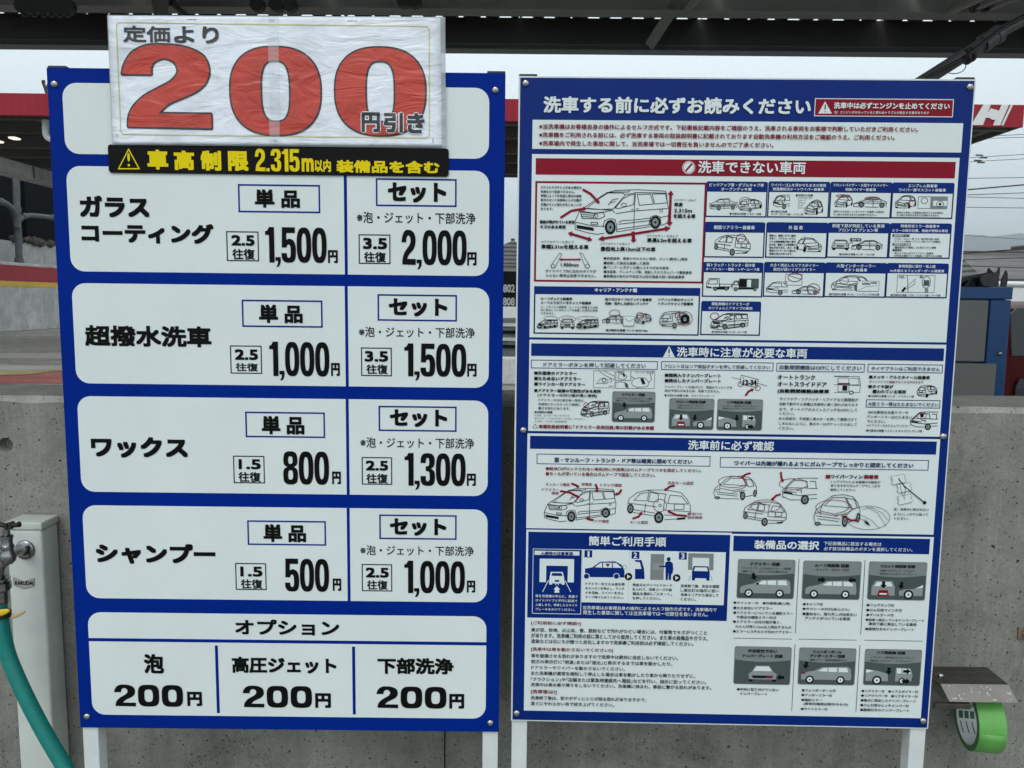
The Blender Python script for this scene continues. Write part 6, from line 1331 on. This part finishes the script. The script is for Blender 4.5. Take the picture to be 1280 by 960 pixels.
# ================================================================== blue vacuum cabinet with a dark mat, and the red car
M['cabblue'] = mat('blue_painted_steel', (.012, .075, .235), rough=.4, grain=.08, gscale=8, bump=.03, bscale=40)
M['cabgrey'] = mat('grey_speckled_panel', (.205, .205, .195), rough=.6, grain=.12, gscale=260)
YV = 3.0
vx1 = at(1265.8, 360, YV).x; vz = at(1230, 360, YV).z
vr = empty('vacuum_cabinet', (vx1-.7, YV, 0)); tag(vr, 'blue steel cabinet with grey speckled panels, behind the wall at the right', 'cabinet')
def vb(name, m_, x0, x1, y0, y1, z0, z1, bev=.004): bm = bmesh.new(); bx(bm, x0-vr.location.x, x1-vr.location.x, y0, y1, z0, z1, bev, 2); return objbm(name, bm, m_, vr)
ztb = at(1230, 374, YV).z; xpi = at(1237, 400, YV).x; zst = at(1236, 453.5, YV).z
vb('body', M['cabblue'], vx1-.70, vx1-.002, .03, .55, 0, vz-.004)
vb('top_rail', M['cabblue'], vx1-.72, vx1+.001, -.004, .56, ztb, vz+.004)
vb('side_frame', M['cabblue'], xpi, vx1, 0, .028, 0, ztb-.002)
vb('grey_panel', M['cabgrey'], vx1-.68, xpi-.003, .006, .026, zst+.003, ztb-.003)
vb('grey_panel', M['cabgrey'], vx1-.68, at(1240.3, 480, YV).x, -.02, -.002, .1, zst-.002)
q = at(1248.7, 442, YV); bm = bmesh.new(); lathe(bm, [(.009, 0), (.009, -.004), (.006, -.008), (0, -.009)], (q.x-vr.location.x, -.001, q.z), 'y', 16); objbm('bolt', bm, M['steel'], vr, True, 40)
# mat: a folded thick sheet lying over the cabinet top
M['mat'] = mat('dark_grey_floor_mat', (.075, .076, .076), rough=.85, grain=.3, gscale=30, bump=.4, bscale=60, bdist=.003)
ml = at(1240, 358, YV+.1); mr = empty('floor_mat', (ml.x, YV+.10, vz+.006)); tag(mr, 'dark folded floor mat slumped on top of the blue cabinet', 'mat')
P_ = lambda px, py: (at(px, py, YV+.1).x-mr.location.x, max(.004, at(px, py, YV+.1).z-(vz+.006)))
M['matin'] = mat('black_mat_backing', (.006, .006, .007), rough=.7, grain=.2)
def flap(name, pts, dy, m_, lean=.0):
    bm = bmesh.new(); q = [P_(*p) for p in pts]
    f = [bm.verts.new((x, dy+lean*z+.012*math.sin(x*21), z)) for x, z in q]; g2 = [bm.verts.new((v.co.x, v.co.y+.011, v.co.z)) for v in f]
    bm.faces.new(f); bm.faces.new(g2[::-1])
    for i_ in range(len(f)): k2 = (i_+1) % len(f); bm.faces.new((f[i_], g2[i_], g2[k2], f[k2]))
    bmesh.ops.triangulate(bm, faces=[f_ for f_ in bm.faces if len(f_.verts) > 4])
    return objbm(name, bm, m_, mr)
flap('front_fold', [(1222, 358), (1220.5, 349), (1224, 345.5), (1231, 341.8), (1238, 341.2), (1246, 340.2), (1251.3, 333.6), (1249, 342), (1245, 350), (1241.5, 358)], -.03, M['mat'], .35)
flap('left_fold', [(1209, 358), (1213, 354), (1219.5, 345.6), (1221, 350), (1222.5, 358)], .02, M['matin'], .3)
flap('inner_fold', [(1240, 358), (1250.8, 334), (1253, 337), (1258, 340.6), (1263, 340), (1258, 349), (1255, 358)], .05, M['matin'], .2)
flap('right_fold', [(1254.5, 358), (1256, 352), (1260, 345), (1264.8, 337.6), (1265.5, 342), (1264, 350), (1261, 358)], .0, M['mat'], .3)
prof = [P_(*q) for q in ((1200, 358), (1208, 357), (1214, 355), (1220, 351), (1226, 348), (1234, 345), (1247, 343), (1254, 342), (1262, 347), (1262, 357.5))]
lnp = smoothline([(a[0], 0, a[1]) for a in prof], 4); ny = 10; gr = []; bm = bmesh.new(); random.seed(2)
for j in range(ny+1):
    t = j/ny; gr.append([bm.verts.new((p.x+.010*math.sin(5*t+p.x*9), .09+t*.30, max(.003, p.z*(1-.35*t+.06*math.sin(9*t+p.x*20))))) for p in lnp])
for a, b in zip(gr, gr[1:]):
    for i in range(len(a)-1): bm.faces.new((a[i], a[i+1], b[i+1], b[i]))
o = objbm('mat_sheet', bm, M['mat'], mr, True); md = o.modifiers.new('t', 'SOLIDIFY'); md.thickness = .012; md.offset = 0
# red car, rear corner in view
M['carred'] = mat('red_car_paint', (.11, .003, .006), rough=.35, coat=.05, spec=.15, grain=.03)
M['tyre'] = mat('tyre_rubber', (.015, .015, .015), rough=.8)
YK = 4.4
kx = at(1257, 430, YK).x; kr = empty('red_car', (kx, YK, 0)); tag(kr, 'red hatchback with dark windows, its tail showing past the blue cabinet', 'car')
side = [(.02, .42), (.0, .62), (.02, .95), (.03, 1.25), (.07, 1.40), (.30, 1.435), (1.5, 1.445), (2.2, 1.40), (2.75, 1.05), (3.55, .90), (3.85, .70), (3.9, .42), (3.6, .25), (.3, .25)]
bm = bmesh.new(); rr_ = []
for y, k_ in ((0, 0), (.05, 1), (1.60, 1), (1.65, 0)):
    rr_.append([bm.verts.new((x if k_ else x*.985+.03, y+((z-.9)*.18 if z > .9 else 0)*(1 if y < .8 else -1), z if k_ else z*.99)) for x, z in side])
for a, b in zip(rr_, rr_[1:]):
    for i in range(len(side)): bm.faces.new((a[i], a[(i+1) % len(side)], b[(i+1) % len(side)], b[i]))
bm.faces.new(rr_[0]); bm.faces.new(rr_[-1]); bo = objbm('body', bm, M['carred'], kr, True, 35)
def carpoly(name, pts, m_, y=-.012, th=.01):
    bm = bmesh.new(); f = [bm.verts.new((x, y+((z-.9)*.18 if z > .9 else 0), z)) for x, z in pts]; g_ = [bm.verts.new((v.co.x, v.co.y+th, v.co.z)) for v in f]; bm.faces.new(f); bm.faces.new(g_[::-1])
    for i in range(len(f)): bm.faces.new((f[i], g_[i], g_[(i+1) % len(f)], f[(i+1) % len(f)]))
    return objbm(name, bm, m_, kr)
carpoly('window', [(.060, 1.12), (.062, 1.36), (.10, 1.392), (.95, 1.395), (.95, 1.12)], M['glass']); carpoly('window', [(1.0, 1.08), (1.0, 1.41), (1.9, 1.38), (2.5, 1.08)], M['glass'])
carpoly('lower_cladding', [(.085, .30), (.075, .94), (.10, .99), (3.4, .80), (3.4, .30)], mat('grey_cladding', (.055, .057, .06), rough=.5, grain=.1), y=-.016)
for xx in (.75, 3.15):
    for yy in (-.02, 1.47):
        bm = bmesh.new(); lathe(bm, [(.20, 0), (.30, 0), (.31, .02), (.31, .17), (.20, .17)], (xx, yy, .31), 'y', 28); wh = objbm('wheel', bm, M['tyre'], kr, True, 40)
        bm = bmesh.new(); lathe(bm, [(0, .03), (.195, .01), (.195, .15), (0, .15)], (xx, yy, .31), 'y', 20); objbm('rim', bm, M['steel'], wh, True, 40)

# ================================================================== hose boom over the instruction board
YB_ = 2.25
M['boom'] = mat('dark_boom_pipe', (.075, .078, .078), rough=.4, grain=.2, gscale=30)
pb = at(1040, 172, YB_); br = empty('hose_boom', (pb.x, YB_, 0)); tag(br, 'dark boom pipe with a taped cable rising diagonally above the instruction board', 'boom')
bL = lambda px, py, dy=0: at(px, py, YB_+dy)-Vector((pb.x, YB_, 0))
bm = bmesh.new(); tube(bm, [bL(1040, 172), bL(1150, 104), bL(1238, 48.5)], .0185, 20); objbm('lower_pipe', bm, M['boom'], br, True, 60)
bm = bmesh.new(); tube(bm, [bL(1225, 55), bL(1262, 34), bL(1300, 14), bL(1420, -45)], .0155, 20); objbm('upper_pipe', bm, M['boom'], br, True, 60)
d = (bL(1238, 48.5)-bL(1150, 104)).normalized(); s_ = d.cross(Vector((0, 1, 0))).normalized()
bm = bmesh.new(); lathe(bm, [(.0190, -.032), (.0250, -.032), (.0250, -.014), (.0225, -.012), (.0225, .006), (.0250, .008), (.0250, .024), (.0165, .026)], bL(1240, 47.5), (s_, d.cross(s_), d), 20); objbm('clamp', bm, M['boom'], br, True, 40)
bm = bmesh.new(); tube(bm, smoothline([bL(1120, 122, -.028), bL(1170, 91, -.030), bL(1205, 72, -.034), bL(1236, 48, -.030), bL(1262, 30, -.022), bL(1310, 4, -.02)], 6), .0055, 10); objbm('cable', bm, M['dark'], br, True)
bm = bmesh.new()
for px, py in ((1207, 71), (1212, 68)):
    lathe(bm, [(.0198, -.004), (.0228, -.004), (.0228, .004), (.0198, .004)], bL(px, py), (s_, d.cross(s_), d), 18)
tube(bm, [bL(1203, 73, -.035), bL(1208, 70, -.045), bL(1213, 71, -.05)], .006, 8); objbm('tie', bm, M['dark'], br, True, 40)
bm = bmesh.new(); tube(bm, smoothline([bL(1207, 78, -.04), bL(1207, 84, -.04), bL(1203, 89, -.035), bL(1195, 92, -.03), bL(1186, 91.5, -.03)], 6), .0012, 6); objbm('wire_loop', bm, M['dark'], br, True)
bm = bmesh.new(); lathe(bm, [(.03, 0), (.03, pb.z), (0, pb.z+.005)], (0, 0, 0), 'z', 20); objbm('boom_post', bm, M['boom'], br, True, 40)

# ================================================================== roof over the washing lot (the dark band along the top)
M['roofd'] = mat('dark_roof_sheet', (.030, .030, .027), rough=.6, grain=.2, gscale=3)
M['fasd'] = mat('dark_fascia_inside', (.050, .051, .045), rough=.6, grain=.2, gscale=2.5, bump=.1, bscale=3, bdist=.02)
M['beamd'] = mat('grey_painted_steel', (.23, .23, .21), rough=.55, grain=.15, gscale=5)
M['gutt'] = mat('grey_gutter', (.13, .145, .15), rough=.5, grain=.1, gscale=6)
rz = R(-.5); rr_o = empty('lot_roof', (0, 4.5, 0), rz); tag(rr_o, 'dark corrugated roof with steel beams and gutter, across the top of the picture', 'roof')
def zz(py, Y): return at(640, py, Y).z
def rb(name, m_, x0, x1, y0, y1, z0, z1, bev=0): bm = bmesh.new(); bx(bm, x0, x1, y0-4.5, y1-4.5, z0, z1, bev, 1); return objbm(name, bm, m_, rr_o)
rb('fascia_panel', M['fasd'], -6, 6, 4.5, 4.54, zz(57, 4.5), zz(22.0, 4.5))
bm = bmesh.new()
prof = [(4.47, zz(55, 4.47)), (4.47, zz(60.5, 4.47)), (4.56, zz(62.3, 4.56)), (4.56, zz(56, 4.56))]
for (ya, za_), (yb, zb_) in zip(prof, prof[1:]):
    bx(bm, -6.05, 6.05, min(ya, yb)-4.5-.002, max(ya, yb)-4.5+.002, min(za_, zb_)-.002, max(za_, zb_)+.002)
objbm('gutter', bm, M['gutt'], rr_o)
zfl = zz(18.6, 4.215)
rb('beam', M['beamd'], -6, 6, 4.155, 4.175, zfl, zfl+.10)
rb('beam_flange', M['beamd'], -6, 6, 4.115, 4.215, zfl-.008, zfl-.0005)
rb('beam', M['beamd'], -6, 6, 2.0, 2.06, zz(0, 4.12)+.16, zz(0, 4.12)+.26)
# corrugated roof sheets, one per bay
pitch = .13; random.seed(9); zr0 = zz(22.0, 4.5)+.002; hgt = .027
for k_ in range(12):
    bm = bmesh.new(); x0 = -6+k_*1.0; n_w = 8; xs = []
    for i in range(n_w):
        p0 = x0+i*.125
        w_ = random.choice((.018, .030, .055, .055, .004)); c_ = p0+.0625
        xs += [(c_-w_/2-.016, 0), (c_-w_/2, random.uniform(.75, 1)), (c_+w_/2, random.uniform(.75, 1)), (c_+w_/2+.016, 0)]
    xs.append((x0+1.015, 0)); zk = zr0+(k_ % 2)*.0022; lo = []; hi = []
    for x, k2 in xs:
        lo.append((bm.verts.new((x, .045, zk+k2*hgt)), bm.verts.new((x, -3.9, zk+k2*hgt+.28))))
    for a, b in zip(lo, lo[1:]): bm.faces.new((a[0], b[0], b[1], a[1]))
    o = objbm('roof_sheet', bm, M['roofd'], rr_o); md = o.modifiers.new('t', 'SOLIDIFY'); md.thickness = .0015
RL = lambda px, py, Y: Matrix.Rotation(-rz, 4, 'Z') @ (at(px, py, Y)-Vector((0, 4.5, 0)))
bm = bmesh.new(); beam(bm, RL(846, 4, 4.1), RL(812, 57, 4.45), .055, .02, Vector((0, 1, 0))); objbm('brace', bm, M['beamd'], rr_o)
bm = bmesh.new(); beam(bm, RL(880, -14, 3.8), RL(864, 9, 4.05), .07, .02, Vector((0, 1, 0))); objbm('brace', bm, M['beamd'], rr_o)
bm = bmesh.new(); beam(bm, RL(196, -40, 3.6), RL(200, 22, 4.1), .20, .05, Vector((0, 1, 0))); objbm('rafter', bm, M['fasd'], rr_o)
bm = bmesh.new(); beam(bm, RL(214, 2, 4.05), RL(238, 24, 4.3), .03, .02, Vector((0, 1, 0))); objbm('brace', bm, M['fasd'], rr_o)
for px in (30, 42, 54, 64, 74, 84):
    bm = bmesh.new(); q = RL(px, 7+px*.02, 4.02); lathe(bm, [(.030, -.02), (.040, -.02), (.040, .02), (.030, .02)], q, 'y', 12); lathe(bm, [(.012, -.05), (.012, .02), (0, .02)], q, 'z', 8); objbm('clamp', bm, M['roofd'], rr_o, True, 40)
for px in (322, 346, 363, 505, 518):
    bm = bmesh.new(); q = RL(px, 6 if px < 400 else 1, 4.02); lathe(bm, [(.022, -.02), (.036, -.02), (.036, .02), (.022, .02)], q, 'y', 12); objbm('clamp', bm, M['roofd'], rr_o, True, 40)
for i, (xa, xb) in enumerate(((1192, 1240), (1214, 1262), (1232, 1284))):
    bm = bmesh.new(); tube(bm, [RL(xa, 11-i*.4, 4.0), RL(xb, -10, 3.7), RL(xb+60, -36, 3.3)], .022, 12); objbm('conduit', bm, M['beamd'], rr_o, True)
for px in (1214, 1228):
    bm = bmesh.new(); tube(bm, smoothline([RL(px-5, 4, 3.9), RL(px, 13, 3.95), RL(px+8, 11, 3.95), RL(px+12, 4, 3.9)], 5), .010, 8); objbm('conduit_clip', bm, M['roofd'], rr_o, True)

# ================================================================== air
M['haze'] = bpy.data.materials.new('haze'); M['haze'].use_nodes = True
n = M['haze'].node_tree; n.nodes.clear(); pv = n.nodes.new('ShaderNodeVolumePrincipled'); pv.inputs['Color'].default_value = (.80, .88, .93, 1); pv.inputs['Density'].default_value = .00030
ou = n.nodes.new('ShaderNodeOutputMaterial'); n.links.new(pv.outputs[0], ou.inputs['Volume'])
bm = bmesh.new(); bx(bm, -4200, 4200, -80, 4600, -3, 420); tag(objbm('haze', bm, M['haze']), kind='stuff')
